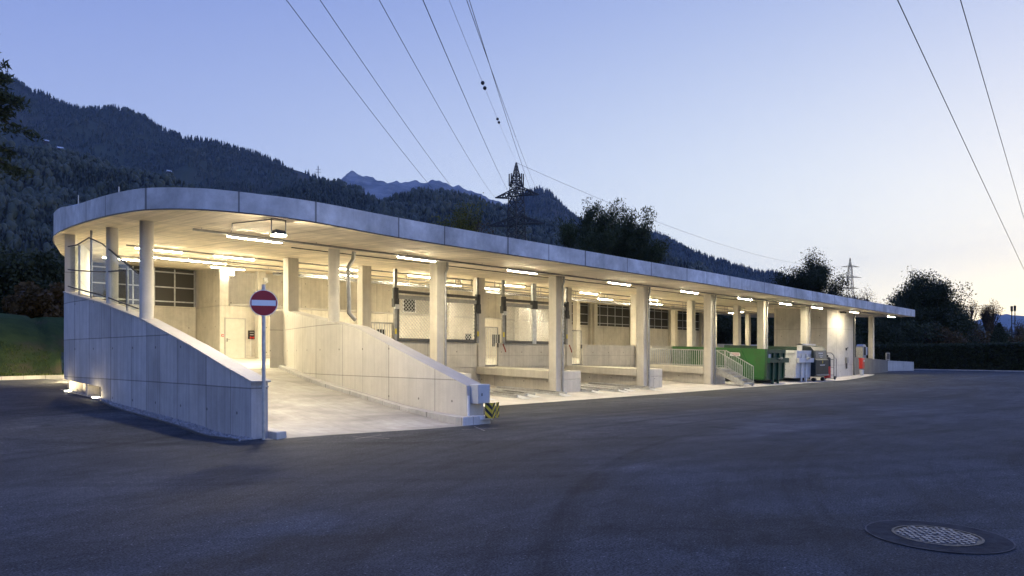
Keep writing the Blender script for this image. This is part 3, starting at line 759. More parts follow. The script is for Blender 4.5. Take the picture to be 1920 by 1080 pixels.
a = MB(); a.box((12.9, 33.45, 2.45), (13.0, 33.498, 2.57)); b = MB(); b.box((12.93, 33.44, 2.48), (12.97, 33.449, 2.54))
small('fire_alarm_button', 'small red fire alarm button left of the cream door', 'alarm button', [('case', a, 'red'), ('glass', b, 'white')])
a = MB(); a.box((15.68, 33.43, 2.28), (15.8, 33.498, 2.38)); b = MB(); b.bar((15.74, 33.48, 1.55), (15.74, 33.48, 2.28), .025); c_ = MB(); c_.box((15.71, 33.45, 1.47), (15.77, 33.498, 1.56))
small('wall_socket', 'white socket with a thin conduit on the wall right of the sign pole', 'socket', [('case', a, 'white'), ('conduit', b, 'white'), ('junction_box', c_, 'dark')])

# ------------------------------------------------------------------ gates and barred doors
def gate(u0, u1, mids, label):
    v = 23.18; t = thing('mesh_gate', label, 'gate', (u0, v, 2.12), 'lifting mesh gates on the deck edge')
    zb, zt_ = 2.14, 4.14
    mb = MB(); mb.bar((u0, v, zb + .05), (u1, v, zb + .05), .06, .1); mb.box((u0, v - .04, zb - .03), (u1, v + .04, zb - .002)); obj('bottom_bar', mb, M['gate'], t)
    mb = MB(); mb.tube([(u0, v, zt_), (u1, v, zt_)], .065, 10); obj('top_tube', mb, M['gate'], t)
    mb = MB(); mb.bar((u0, v - .02, zt_ - .22), (u1, v - .02, zt_ - .22), .1, .16); obj('rolled_mesh', mb, M['steel'], t)
    edges = [u0] + mids + [u1]
    for a, b in zip(edges, edges[1:]):
        mb = MB(); h0, h1 = zb + .1, zt_ - .28; H = h1 - h0; a2, b2 = a + .08, b - .08; W = b2 - a2; st = .155
        k = -H
        while k < W:
            for sgn in (0, 1):
                x0, x1 = max(0, k), min(W, k + H)
                if x1 > x0:
                    y0, y1 = x0 - k, x1 - k
                    if sgn: y0, y1 = H - y0, H - y1
                    mb.bar((a2 + x0, v + .012 * (sgn - .5), h0 + y0), (a2 + x1, v + .012 * (sgn - .5), h0 + y1), .017)
            k += st
        o = obj('chain_link', mb, M['galv'], t)
        for x in (a, b):
            m2 = MB(); m2.bar((x + (.035 if x == a else -.035), v, zb), (x + (.035 if x == a else -.035), v, zt_ - .2), .07, .08, up=(0, 1, 0)); obj('side_rail', m2, M['gate'], t)
    for x, sgn in ((u0 - .1, -1), (u1 + .1, 1)):
        mb = MB(); mb.box((x - .12, v - .12, 3.5), (x + .12, v + .1, 3.85)); mb.tube([(x, v - .02, 3.8), (x, v - .02, 4.28)], .13, 12); obj('motor', mb, M['dark'], t, bevel=.02)
        mb = MB(); mb.box((x - .09, v - .16, 3.42), (x + .09, v - .05, 3.6)); obj('motor_cover', mb, M['boxgrey'] if sgn < 0 else M['dark'], t)
        mb = MB(); mb.bar((x, v, 2.1), (x, v, ZC(v)), .13, .1, up=(0, 1, 0)); obj('post', mb, M['steel'], t)
        mb = MB(); mb.box((x - .05, v - .07, 2.4), (x + .03, v - .051, 2.62)); obj('reflector', mb, M['yellow'], t)
    for x in mids:
        mb = MB(); mb.bar((x, v, 2.1), (x, v, ZC(v)), .26, .12, up=(0, 1, 0)); obj('post', mb, M['galv'], t)
        mb = MB(); mb.box((x - .16, v - .12, 3.8), (x + .16, v + .08, 4.2)); obj('motor', mb, M['dark'], t)
    return t
gate(15.98, 20.2, [], 'single mesh roller gate behind the leftmost square front column')
gate(22.0, 26.25, [23.95], 'double mesh roller gate with a middle post in the second bay')
def barred_door(u0, u1, label, z1=2.86):
    v = 23.3; z0 = 1.06; t = thing('barred_door', label, 'barred gate', (u0, v, z0), 'barred steel doors onto the platforms')
    mb = MB()
    for a, b in (((u0, v, z0), (u0, v, z1)), ((u1, v, z0), (u1, v, z1))): mb.bar(a, b, .05, .05, up=(0, 1, 0))
    for z in (z0 + .02, z1 - .02): mb.bar((u0, v, z), (u1, v, z), .05)
    obj('frame', mb, M['steel'], t)
    n = int((u1 - u0) / .11)
    for k in range(1, n):
        x = u0 + (u1 - u0) * k / n; mb = MB(); mb.bar((x, v, z0), (x, v, z1), .02, .03, up=(0, 1, 0)); obj('bar', mb, M['galv'], t)
    mb = MB(); mb.box((u1 - .06, v - .06, z0 + .85), (u1 + .02, v - .026, z0 + 1.05)); obj('lock', mb, M['dark'], t)
barred_door(14.72, 15.82, 'barred steel door left of the single mesh gate above the ramp wall')
barred_door(20.85, 21.65, 'barred steel door between the two mesh gates')
barred_door(26.82, 27.66, 'barred steel door just right of the double mesh gate')
for i, (u, w_) in enumerate(((21.83, 'beside the barred door between the gates'), (26.52, 'on the post right of the double mesh gate'))):
    mb = MB(); mb.tube([(u, 23.12, 2.08), (u + .05, 23.1, 1.95), (u + .12, 23.1, 1.82), (u + .16, 23.1, 1.7)], .03, 6)
    tag(obj('pull_cord', mb, M['rust']), 'dark red pull cord hanging ' + w_, 'cord')

# ------------------------------------------------------------------ railing and stairs on the fourth platform
def railing(name, pts, label, group, h=.92, gap=.13, mat='galv'):
    t = thing(name, label, 'railing', pts[0], group)
    mb = MB()
    for a, b in zip(pts, pts[1:]): mb.bar((a[0], a[1], a[2] + h), (b[0], b[1], b[2] + h), .04); mb.bar((a[0], a[1], a[2] + .08), (b[0], b[1], b[2] + .08), .035)
    obj('rail', mb, M[mat], t)
    for a, b in zip(pts, pts[1:]):
        a = Vector(a); b = Vector(b); n = max(1, int((b - a).length / gap))
        for k in range(n + 1):
            p = a + (b - a) * k / n; mb = MB(); mb.bar((p.x, p.y, p.z + .06 if 0 < k < n else p.z - .02), (p.x, p.y, p.z + h), .022 if 0 < k < n else .036, up=(0, 1, 0)); obj('bar' if 0 < k < n else 'post', mb, M[mat], t)
    return t
pz = lambda v: .9 + .028 * (v - 18.68)
u = COLS[3]
railing('railing', [(u - .17, 23.2, pz(23.2)), (u - .17, 18.92, pz(18.92))], 'galvanised bar railing along the platform left of the stairs', 'railings around the stairs')
railing('railing', [(u + 1.28, 18.5, pz(18.5)), (u + 1.28, 23.2, pz(23.2))], 'galvanised bar railing behind the stairs beside the green skip', 'railings around the stairs')
su0, su1 = u + .24, u + 1.28; sv0, sv1 = 18.42, 16.8; sz0, sz1 = .9, -.05
st = thing('steel_stairs', 'short galvanised steel stairs down from the platform to the yard', 'stairs', (su0, sv1, 0))
for x in (su0, su1):
    mb = MB(); dv = Vector((0, sv1 - sv0, sz1 - sz0)).normalized()
    mb.hexa([(x - .03, sv0, sz0 - .28), (x - .03, sv1 + .08, sz1 - .02), (x + .03, sv1 + .08, sz1 - .02), (x + .03, sv0, sz0 - .28), (x - .03, sv0, sz0 + .0), (x - .03, sv1, sz1 + .22), (x + .03, sv1, sz1 + .22), (x + .03, sv0, sz0)])
    obj('stringer', mb, M['galv'], st)
for k in range(5):
    f = (k + .7) / 5.4; y = sv0 + (sv1 - sv0) * f; z = sz0 + (sz1 - sz0) * f
    mb = MB(); mb.box((su0 + .032, y - .13, z + .02), (su1 - .032, y + .13, z + .055)); mb.box((su0 + .032, y - .135, z - .02), (su1 - .032, y - .13, z + .055)); obj('tread', mb, M['galv'], st)
railing('railing', [(su0, sv0, sz0), (su0, sv1 + .15, sz1 + .15)], 'sloping bar railing on the near left side of the stairs', 'railings around the stairs')
railing('railing', [(su1, sv0, sz0), (su1, sv1 + .05, sz1 + .1)], 'sloping bar railing on the far side of the stairs before the skip', 'railings around the stairs')

# ------------------------------------------------------------------ guide ramps on the floors of the empty bays
gp = None
def guide(u, v, label):
    global gp
    if gp is None:
        gp = thing('guide_ramp', label, 'steel ramp', (u, v, 0), 'steel container guides on the bay floor')
        mb = MB(); mb.add([(-.22, -.55, .005), (.22, -.55, .005), (.22, .2, .10), (-.22, .2, .10), (.22, 3.3, .12), (-.22, 3.3, .12), (.22, 3.5, .0), (-.22, 3.5, .0), (.22, .2, 0), (-.22, .2, 0)],
                          [(0, 1, 2, 3), (3, 2, 4, 5), (5, 4, 6, 7), (1, 8, 2), (0, 3, 9), (8, 6, 4, 2), (9, 3, 5, 7)]); obj('plate', mb, plain('bright_zinc', (.55, .56, .57), .5, .3, .15, 6), gp, 'local')
        for x in (-.2, .2):
            mb = MB(); mb.box((x - .03, -.2, .06), (x + .03, 3.3, .135)); obj('side_guide', mb, M['galv'], gp, 'local')
        mb = MB(); mb.box((-.14, .3, .115), (.14, 1.3, .128)); obj('slot', mb, M['black'], gp, 'local')
        o = gp
    else: o = copy_thing(gp, label)
    o.location = (u, v, G(u, v) + .025); o.rotation_euler = (R(2.2), 0, 0); return o
for i, u in enumerate((15.95, 17.5, 18.25, 19.75)):
    guide(u, 17.75 if i % 2 else 18.0, f'{ORD[i]} steel guide ramp from the left on the first bay floor')
for i, u in enumerate((22.15, 23.6, 24.35, 25.9)):
    guide(u, 17.85 if i % 2 else 18.1, f'{ORD[i]} steel guide ramp from the left on the second bay floor')

# ------------------------------------------------------------------ containers
def container(u0, w, v0, ln, h, tilt, paint, endpaint, label, name='skip_container'):
    t = thing(name, label, 'container', (u0 + w / 2, v0, G(u0, v0) + .03)); t.rotation_euler = (tilt, 0, 0)
    x0, x1 = -w / 2, w / 2
    def O(nm, mb, m, par=t): return obj(nm, mb, m, par, 'local', bevel=0)
    mb = MB(); th = .05
    mb.box((x0, .12, .24), (x0 + th, ln, h)); mb.box((x1 - th, .12, .24), (x1, ln, h)); mb.box((x0 + th, ln - th, .24), (x1 - th, ln, h)); mb.box((x0 + th, .17, .24), (x1 - th, ln - th, .3))
    # sloping side ribs
    for side in (x0 - .05, x1):
        mb.box((side, .12, h - .16), (side + .05, ln, h)); mb.box((side, .12, .24), (side + .05, ln, .38))
        y = .75
        while y < ln - .4:
            mb.hexa([(side, y, .38), (side + .05, y, .38), (side + .08, y + .12, .38), (side - .03, y + .12, .38), (side - .03, y + .75, h - .16), (side + .08, y + .75, h - .16), (side + .08, y + .87, h - .16), (side - .03, y + .87, h - .16)])
            y += 1.25
    body = O('body', mb, paint)
    mb = MB(); mb.box((x0, .07, .24), (x1, .12, h)); mb.box((x0, 0, h - .2), (x1, .07, h))
    for x in (x0 + .0, x1 - .16): mb.box((x, 0, .3), (x + .16, .07, h - .2))
    for x in (-.42, .26): mb.box((x, -.03, .0), (x + .16, .07, h - .2))
    O('end_wall', mb, endpaint)
    mb = MB(); mb.box((x0 - .02, -.18, h * .62), (x1 + .08, -.032, h * .62 + .26)); mb.bar((0, -.2, h * .62 + .13), (0, -.2, h * .62 + .4), .05); O('push_beam', mb, endpaint)
    mb = MB(); mb.tube([(-.14, -.2, h * .62 + .2), (-.1, -.3, h * .62 + .26), (.1, -.3, h * .62 + .26), (.14, -.2, h * .62 + .2)], .03, 8); O('hook', mb, M['steel'])
    mb = MB()
    for x in (-.5, .4): mb.box((x, .0, .06), (x + .1, ln - .2, .24))
    O('skid', mb, M['dark'])
    for x in (x0 + .18, x1 - .18):
        mb = MB(); mb.tube([(x - .1, ln - .5, .1), (x + .1, ln - .5, .1)], .1, 12); O('roller', mb, M['steel'])
    for k in range(3):
        mb = MB(); mb.tube([(x1 - .02, .02, .45 + k * .32), (x1 + .12, .02, .45 + k * .32)], .03, 8); O('hinge', mb, M['steel'])
    return t
M['greenend'] = M['dgreen']
gc = container(36.1, 2.3, 17.2, 6.0, 1.92, R(2.3), M['green'], painted('deep_green_paint', (.008, .055, .03)), 'green open skip container with a white sticker on its side')
for nm, a, b, m in (('sticker', (-1.206, 1.55, 1.48), (-1.202, 2.15, 1.68), 'white'),):
    mb = MB(); mb.box(a, b); o = obj(nm, mb, M[m], gc, 'local')
    mb = MB()
    for k in range(3): mb.box((a[0] - .003, a[1] + .06, a[2] + .04 + k * .05), (a[0] - .001, a[1] + (.5 if k else .34), a[2] + .06 + k * .05))
    obj('print', mb, M['signred'], o, 'local')
mb = MB(); mb.box((-.98, -.004, 1.42), (-.72, -.001, 1.66)); o = obj('notice', mb, M['boxgrey'], gc, 'local')
container(40.1, 2.25, 17.3, 6.0, 1.88, R(2.3), M['skipwhite'], M['skipwhite'], 'white skip container standing between green and dark containers')
# dark press container
u0, w, v0 = 42.2, 1.98, 17.1
pc = thing('press_container', 'dark slate press container with a rounded top front', 'container', (u0 + w / 2, v0, G(u0, v0) + .03)); pc.rotation_euler = (R(2.0), 0, 0)
prof = [(.0, .3), (-.12, .42), (-.12, 1.32), (-.02, 1.40), (.06, 1.9), (.25, 2.12), (.7, 2.2), (.9, 2.2), (.9, .3)]
mb = MB(); x0, x1 = -w / 2, w / 2; n = len(prof)
mb.v = [(x0, y, z) for y, z in prof] + [(x1, y, z) for y, z in prof]
for i in range(n): j = (i + 1) % n; mb.f.append([i, n + i, n + j, j]); mb.m.append(0)
mb.f.append(list(range(n))); mb.m.append(0); mb.f.append([n + i for i in range(n)][::-1]); mb.m.append(0)
obj('press_head', mb, M['slate'], pc, 'local', bevel=.03)
mb = MB(); mb.box((x0 + .03, .902, .3), (x1 - .03, 6.0, 2.06)); mb.box((x0 - .03, .902, 1.9), (x1 + .03, 6.0, 2.1)); obj('body', mb, M['dgreen'], pc, 'local', bevel=.02)
mb = MB(); mb.box((x0 - .06, .75, .3), (x0 + .1, 1.05, 2.3)); mb.box((x0 - .06, .75, 2.205), (x1 + .04, 1.05, 2.3)); obj('head_frame', mb, M['skipwhite'], pc, 'local')
mb = MB(); mb.hexa([(x0 + .16, -.035, 1.42), (x1 - .2, -.035, 1.42), (x1 - .2, -.0, 1.42), (x0 + .16, 0, 1.42), (x0 + .16, .035, 1.86), (x1 - .2, .035, 1.86), (x1 - .2, .08, 1.86), (x0 + .16, .08, 1.86)]); fl_ = obj('filling_flap', mb, plain('flap_paint', (.03, .042, .055), .35, 0, .1, 5), pc, 'local')
for (xa, xb, z) in ((-.35, .35, 1.70), (-.25, .28, 1.56), (-.15, .15, 1.47)):
    mb = MB(); y = -.035 + (z - 1.42) * .159
    n_ = int((xb - xa) / .075)
    for k in range(n_): mb.box((xa + k * .075, y - .008, z), (xa + k * .075 + .05, y - .002, z + (.06 if z > 1.6 else .035)))
    obj('lettering', mb, M['signwhite'], fl_, 'local')
mb = MB()
for k in range(9): mb.box((-.38 + k * .085, -.126, .98), (-.33 + k * .085, -.1205, 1.03))
obj('lettering', mb, M['signwhite'], pc, 'local')
mb = MB(); mb.box((-.06, -.126, 1.12), (.06, -.1205, 1.27)); obj('emblem', mb, M['yellow'], pc, 'local')
mb = MB(); mb.box((x0 + .1, -.2, .36), (x1 - .1, -.122, .44)); obj('bumper', mb, M['steel'], pc, 'local')
for x in (x0 + .2, x1 - .4):
    mb = MB(); mb.tube([(x, .1, .11), (x + .2, .1, .11)], .12, 14); obj('roller', mb, M['black'], pc, 'local')
# red trolley behind the press
tl = thing('hand_trolley', 'red and black gas bottle trolley with a tubular frame beside the press', 'trolley', (45.3, 17.35, 0))
mb = MB(); mb.cyl(45.0, 17.35, .12, .85, .2, 18); obj('bottle', mb, M['red'], tl)
mb = MB(); mb.cyl(45.0, 17.35, .85, 1.35, .2, 18); mb.sphere((45.0, 17.35, 1.35), .2, sc=(1, 1, .6)); mb.cyl(45.0, 17.35, 1.4, 1.58, .06, 10); obj('bottle_top', mb, M['dark'], tl)
mb = MB()
for v in (17.1, 17.6): mb.tube([(45.4, v, .1), (45.4, v, 1.55), (45.0, v, 1.72)], .025, 8)
for z in (.3, .8, 1.3): mb.tube([(45.4, 17.1, z), (45.4, 17.6, z)], .02, 8)
mb.tube([(45.0, 17.1, 1.72), (45.0, 17.6, 1.72)], .025, 8); mb.box((45.4, 17.1, .06), (45.42, 17.6, .1))
for v in (17.12, 17.58): mb.tube([(45.85, v, .1), (45.85, v, 1.35), (45.4, v, 1.45)], .022, 8)
obj('frame', mb, M['steel'], tl)
for v in (17.06, 17.64):
    mb = MB(); mb.disc((45.45, v, .12), (0, 1, 0), .12, .06, 16); obj('wheel', mb, M['black'], tl)

# ------------------------------------------------------------------ fittings on and beside the right block
a = MB(); a.box((51.1, 18.34, 1.0), (51.42, 18.49, 1.42)); b = MB(); b.tube([(51.2, 18.4, 1.0), (51.2, 18.4, .62)], .05, 8)
small('hose_box', 'grey wall box with a short hose on the lit round block', 'wall box', [('case', a, 'steel'), ('hose', b, 'dark')])
a = MB(); a.box((51.2, 18.4, 1.92), (51.28, 18.49, 2.1)); a.bar((51.24, 18.42, 2.05), (51.34, 18.36, 2.12), .04)
tag(obj('wall_bracket', a, M['dark']), 'tiny dark bracket high on the lit round block', 'bracket')
rb = thing('waste_dispenser', 'red box above a grey bin on a post by the low exit wall', 'waste bin', (53.0, 18.0, .06))
mb = MB(); mb.box((52.72, 17.85, .6), (53.14, 18.1, 1.28)); mb.hexa([(52.7, 17.82, 1.28), (53.16, 17.82, 1.28), (53.16, 18.12, 1.28), (52.7, 18.12, 1.28), (52.7, 17.86, 1.36), (53.16, 17.86, 1.36), (53.16, 18.12, 1.38), (52.7, 18.12, 1.38)]); obj('dispenser', mb, M['red'], rb, bevel=.015)
mb = MB(); mb.box((52.95, 17.84, 1.1), (53.08, 17.849, 1.22)); obj('notice', mb, M['white'], rb)
mb = MB(); mb.tube([(52.86, 17.95, .12), (52.86, 17.95, .52)], .15, 16, rr=[.12, .16]); obj('bin', mb, M['boxgrey'], rb)
mb = MB(); mb.cyl(53.2, 18.05, -.05, 1.36, .03, 10); mb.bar((53.1, 18.05, .45), (52.9, 18.0, .45), .03); obj('post', mb, M['steel'], rb)
wt = thing('payment_terminal', 'silver terminal cabinet with an arched top behind the low exit wall', 'terminal', (66.40, 22.6, .8))
mb = MB()
arc = [(-.42, 0), (-.42, 1.55)] + [(-.42 + .42 * (1 - math.cos(a)), 1.55 + .28 * math.sin(a)) for a in np.linspace(0, pi, 9)[1:-1]] + [(.42, 1.55), (.42, 0)]
n = len(arc); mb.v = [(66.40 + x, 22.3, .75 + z) for x, z in arc] + [(66.40 + x, 22.9, .75 + z) for x, z in arc]
for i in range(n): j = (i + 1) % n; mb.f.append([i, n + i, n + j, j][::-1]); mb.m.append(0)
mb.f.append(list(range(n))); mb.m.append(0); mb.f.append([n + i for i in range(n)][::-1]); mb.m.append(0)
obj('cabinet', mb, M['galv'], wt)
mb = MB(); mb.box((66.22, 22.26, 1.6), (66.62, 22.298, 2.35)); obj('screen', mb, M['black'], wt)
mb = MB(); mb.box((66.83, 22.4, 1.6), (67.45, 22.8, 2.35)); obj('side_box', mb, M['boxgrey'], wt, bevel=.02)
fr = thing('barrier_frame', 'small rectangular tube frame standing on the end of the exit wall', 'frame', (66.4, 20.55, 1.1))
mb = MB()
for a, b in (((66.40, 20.5, 1.1), (66.40, 20.5, 1.8)), ((67.60, 20.6, 1.1), (67.60, 20.6, 1.8)), ((66.40, 20.5, 1.78), (67.60, 20.6, 1.78)), ((66.40, 20.5, 1.2), (67.60, 20.6, 1.2))): mb.bar(a, b, .07)
obj('tubes', mb, M['galv'], fr)
mb = MB(); mb.hexa([(66.45, 20.5, 1.22), (67.55, 20.59, 1.22), (67.55, 20.6, 1.22), (66.45, 20.51, 1.22), (66.45, 20.5, 1.75), (67.55, 20.59, 1.75), (67.55, 20.6, 1.75), (66.45, 20.51, 1.75)]); obj('panel', mb, M['dark'], fr)

# ------------------------------------------------------------------ no-entry sign
sx, sy = 5.34, 11.92
sg = thing('road_sign', 'round red no entry sign with a white bar on a grey pole', 'road sign', (sx, sy, 0))
d = Vector((-.40, -.917, 0)).normalized(); side = Vector((-d.y, d.x, 0))
mb = MB(); mb.cyl(sx, sy, -.05, 2.79, .033, 16); obj('pole', mb, M['galv'], sg)
c0 = Vector((sx, sy, 2.455)) + d * .045
mb = MB(); mb.disc(c0, d, .236, .012, 48); pl = obj('sign_plate', mb, M['signwhite'], sg)
mb = MB(); mb.disc(c0 + d * .008, d, .224, .004, 48); obj('red_disc', mb, M['signred'], pl)
mb = MB(); a = c0 + d * .0125; mb.bar(a - side * .205, a + side * .205, .003, .1); obj('white_bar', mb, M['signwhite'], pl)
for z in (2.36, 2.55):
    mb = MB(); mb.box((sx - .05, sy - .03, z - .015), (sx + .05, sy + .045, z + .015)); obj('clamp', mb, M['steel'], sg)
mb = MB(); mb.tube([(sx, sy, .94), (sx, sy, .975)], .046, 16); mb.bar(Vector((sx, sy, .957)) - side * .09, Vector((sx, sy, .957)) + side * .09, .02); obj('pipe_clip', mb, M['galv'], sg)

# ------------------------------------------------------------------ cabinet and striped guard at the end of the inner ramp wall
cb = thing('wall_cabinet', 'grey steel cabinet with a small keyhole on the end of the ramp wall', 'cabinet', (10.35, 11.8, .4))
mb = MB(); mb.box((10.2, 11.62, .42), (10.56, 11.895, .86)); obj('case', mb, M['boxgrey'], cb, bevel=.01)
mb = MB(); mb.box((10.22, 11.608, .44), (10.54, 11.619, .84)); dd = obj('door', mb, M['boxgrey'], cb)
mb = MB(); mb.box((10.29, 11.600, .6), (10.315, 11.607, .66)); obj('keyhole', mb, M['black'], dd)
gd = thing('corner_guard', 'bent guard plate with yellow and black chevrons below the cabinet', 'guard plate', (10.5, 11.55, .1))
def chev(name, p0, p1, flip, parent):
    """striped plate standing between two plan points"""
    a = Vector((p0[0], p0[1])); b = Vector((p1[0], p1[1])); L = (b - a).length; z0, z1 = .09, .44
    nrm = Vector(((b - a).y, -(b - a).x)).normalized()
    m0 = MB()
    def pt(s, z, o=0): q = a + (b - a) * (s / L) + nrm * o; return (q.x, q.y, z)
    m0.hexa([pt(0, z0), pt(L, z0), pt(L, z0, -.012), pt(0, z0, -.012), pt(0, z1), pt(L, z1), pt(L, z1, -.012), pt(0, z1, -.012)])
    pl = obj(name, m0, M['yellow'], parent)
    m1 = MB(); st = .085; k = z0 - L
    while k < z1 + L:
        q = []
        def zz(s, off): return k + off + (s if not flip else L - s)
        pts = []
        lo_ = [(s, zz(s, 0)) for s in np.linspace(0, L, 9)]; hi_ = [(s, zz(s, st)) for s in np.linspace(0, L, 9)]
        for (s0, l0), (s1, l1), (_, h0), (_, h1) in zip(lo_, lo_[1:], hi_, hi_[1:]):
            l0, l1, h0, h1 = [min(z1 - .003, max(z0 + .003, x)) for x in (l0, l1, h0, h1)]
            if h0 - l0 > 1e-4 or h1 - l1 > 1e-4: m1.add([pt(s0, l0, .003), pt(s1, l1, .003), pt(s1, h1, .003), pt(s0, h0, .003)], [(0, 1, 2, 3)])
        k += st * 2
    obj('stripes', m1, M['black'], pl)
chev('guard_plate', (10.36, 11.56), (10.46, 11.44), True, gd); chev('guard_plate', (10.46, 11.44), (10.62, 11.5), False, gd); chev('guard_plate', (10.66, 11.5), (10.79, 11.56), False, gd)
mb = MB(); mb.bar((10.13, 11.88, .06), (10.13, 11.88, .6), .045); mb.bar((10.13, 11.8, .1), (10.6, 11.6, .1), .09, .09); mb.bar((10.6, 11.6, .1), (10.8, 11.62, .1), .05, .03); obj('bracket', mb, M['white'], gd)
mb = MB(); mb.box((10.2, 11.75, -.1), (10.58, 11.89, .08)); obj('foot', mb, M['black'], gd)

# ------------------------------------------------------------------ manhole, gravel, markings, kerb
mh = thing('manhole_cover', 'round patterned steel manhole cover in the asphalt', 'manhole cover', (6.5, 1.62, 0))
cx, cy = 6.5, 1.62
mb = MB(); N = 64
def ringf(mb, r0, r1, z0, z1):
    o = len(mb.v)
    for k in range(N):
        a = 2 * pi * k / N; mb.v += [(cx + r0 * math.cos(a), cy + r0 * math.sin(a), z0), (cx + r1 * math.cos(a), cy + r1 * math.sin(a), z1)]
    for k in range(N):
        j = (k + 1) % N; mb.f.append([o + 2 * k, o + 2 * k + 1, o + 2 * j + 1, o + 2 * j]); mb.m.append(0)
ringf(mb, .325, .52, .006, .008); ringf(mb, .52, .53, .008, .0)
obj('asphalt_ring', mb, M['asphalt_patch'], mh)
mb = MB(); ringf(mb, .52, .533, .010, .010); obj('joint', mb, plain('ring_joint', (.07, .07, .075), .8, 0, .5, 5, spec=.1), mh)
mb = MB(); o = len(mb.v); ringf(mb, .0, .31, .004, .004); ringf(mb, .31, .33, .012, .012); mh_c = obj('lid', mb, M['dark'], mh)
mb = MB(); r_ = .029
for i in range(-12, 13):
    for j in range(-11, 12):
        x = (i + .5 * (j % 2)) * .052; y = j * .045
        x, y = x * .82 - y * .57 + random.gauss(0, .003), x * .57 + y * .82 + random.gauss(0, .003); rr_ = math.hypot(x, y); hr = random.uniform(.014, .021)
        if rr_ > .285 or (abs(x) < .05 and abs(y) < .02): continue
        p = [(cx + x + hr * math.cos(pi / 3 * k + pi / 6), cy + y + hr * math.sin(pi / 3 * k + pi / 6)) for k in range(6)]
        mb.add([(a, b, .004) for a, b in p] + [(a, b, .0145) for a, b in p], [tuple(range(6, 12))] + [(k, (k + 1) % 6, (k + 1) % 6 + 6, k + 6) for k in range(6)])
obj('studs', mb, plain('worn_cast_iron', (.20, .20, .215), .42, .5, .2, 20), mh_c)

gv = MB()      # gravel strip along the outer wall
for k in range(4200):
    v = random.uniform(12.0, 20.3); x = lerp_tab([(b, a) for a, b in lw], v) - random.uniform(.0, .34 * (1 - smooth(17.5, 20.5, v) * .75) - .1 * max(0, 13 - v)); r = random.uniform(.012, .03)
    z = G(x, v) + random.uniform(.0, .03); a0 = random.random() * 6; q = [Vector((math.cos(a0 + i * 2.1), math.sin(a0 + i * 2.1), random.uniform(-.3, .3))) for i in range(3)]
    c_ = Vector((x, v, z)); vsx = [c_ + w * r for w in q] + [c_ + Vector((0, 0, r * .8)), c_ - Vector((0, 0, r * .8))]
    gv.add(vsx, [(0, 1, 3), (1, 2, 3), (2, 0, 3), (1, 0, 4), (2, 1, 4), (0, 2, 4)])
for k in range(1600):
    v = random.uniform(20.3, 23.2); x = lerp_tab([(b, a) for a, b in lw2], v) - random.uniform(-.28, .07); r = random.uniform(.012, .03)
    z = G(4, v) + random.uniform(.0, .03); a0 = random.random() * 6; q = [Vector((math.cos(a0 + i * 2.1), math.sin(a0 + i * 2.1), random.uniform(-.3, .3))) for i in range(3)]
    c_ = Vector((x, v, z)); vsx = [c_ + w * r for w in q] + [c_ + Vector((0, 0, r * .8)), c_ - Vector((0, 0, r * .8))]
    gv.add(vsx, [(0, 1, 3), (1, 2, 3), (2, 0, 3), (1, 0, 4), (2, 1, 4), (0, 2, 4)])
tag(obj('gravel', gv, plain('gravel', (.26, .26, .27), .85, 0, .5, 14)), 'strip of grey gravel along the foot of the outer wall', 'gravel', kind='stuff')
mb = MB(); mb.wall([(u - .37 * (1 - smooth(17.5, 20.5, v) * .75) + .1 * max(0, 13 - v), v) for u, v in lw + lw2[1:4]], .05, lambda x, y: G(x, y) - .1, lambda x, y: G(4, y) + .035)
tag(obj('edging', mb, M['gate']), 'thin steel edging between the gravel strip and the asphalt', 'edging')
mb = MB()
for pts in ([(6.6, 10.9), (7.35, 11.2)], [(6.75, 11.25), (7.1, 10.55)], [(9.35, 10.45), (9.85, 11.35)], [(9.2, 11.0), (9.9, 10.65)]):
    a = Vector(pts[0]); b = Vector(pts[1]); n = Vector((-(b - a).y, (b - a).x)).normalized() * .012
    mb.add([(*(a - n), G(*a) + .006), (*(b - n), G(*b) + .006), (*(b + n), G(*b) + .006), (*(a + n), G(*a) + .006)], [(0, 1, 2, 3)])
tag(obj('road_marking', mb, plain('chalk', (.22, .21, .20), .9, 0, .4, 30)), kind='structure')

mb = MB(); P0 = Vector((28.42, 11.20)); P1 = Vector((27.74, 3.84))
for k in range(30):
    a = P0 + (P1 - P0) * (k / 30); b = P0 + (P1 - P0) * ((k + 1) / 30); n_ = Vector((-(b - a).y, (b - a).x)).normalized() * .035
    mb.add([(p.x, p.y, G(p.x, p.y) + .006) for p in (a - n_, b - n_, b + n_, a + n_)], [(0, 1, 2, 3)])
tag(obj('asphalt_joint', mb, plain('joint_bitumen', (.022, .022, .025), .95, 0, .4, 3, spec=.05)), kind='structure')

# left lawn bank with its kerb
kz = [(-30, 31.0), (0, 32.2), (4, 32.6), (6.4, 33.6), (8, 34.4)]
mb = MB(); mb.wall(kz, -.16, lambda x, y: .2, lambda x, y: .72)
tag(obj('kerb', mb, M['kerb']), 'pale kerb stone at the foot of the lawn bank', 'kerb')
def BZ(u, v):
    base = lerp_tab(kz, u); d = v - base
    return .70 + 2.9 * smooth(1.5, 8.5, d) + .05 * math.sin(u * .9 + v * .7)
us = [-60, -50, -40, -30, -25] + list(np.arange(-20, 14, .8)) + [16, 20, 30, 45, 60, 80, 100]
mb = MB(); fs_ = [.2, .6, 1.2, 2, 2.8, 3.6, 4.4, 5.2, 6, 7, 8.5, 12, 20, 60]
for f in fs_:
    for u in us:
        v = lerp_tab(kz, u) + f
        if u > 6.5: v = max(38.2 + (f - .2) * .9, v)
        z = BZ(u, v)
        if u > 55: z = z * (1 - smooth(55, 76, u)) - .1
        mb.v.append((u, v, z))
n = len(us)
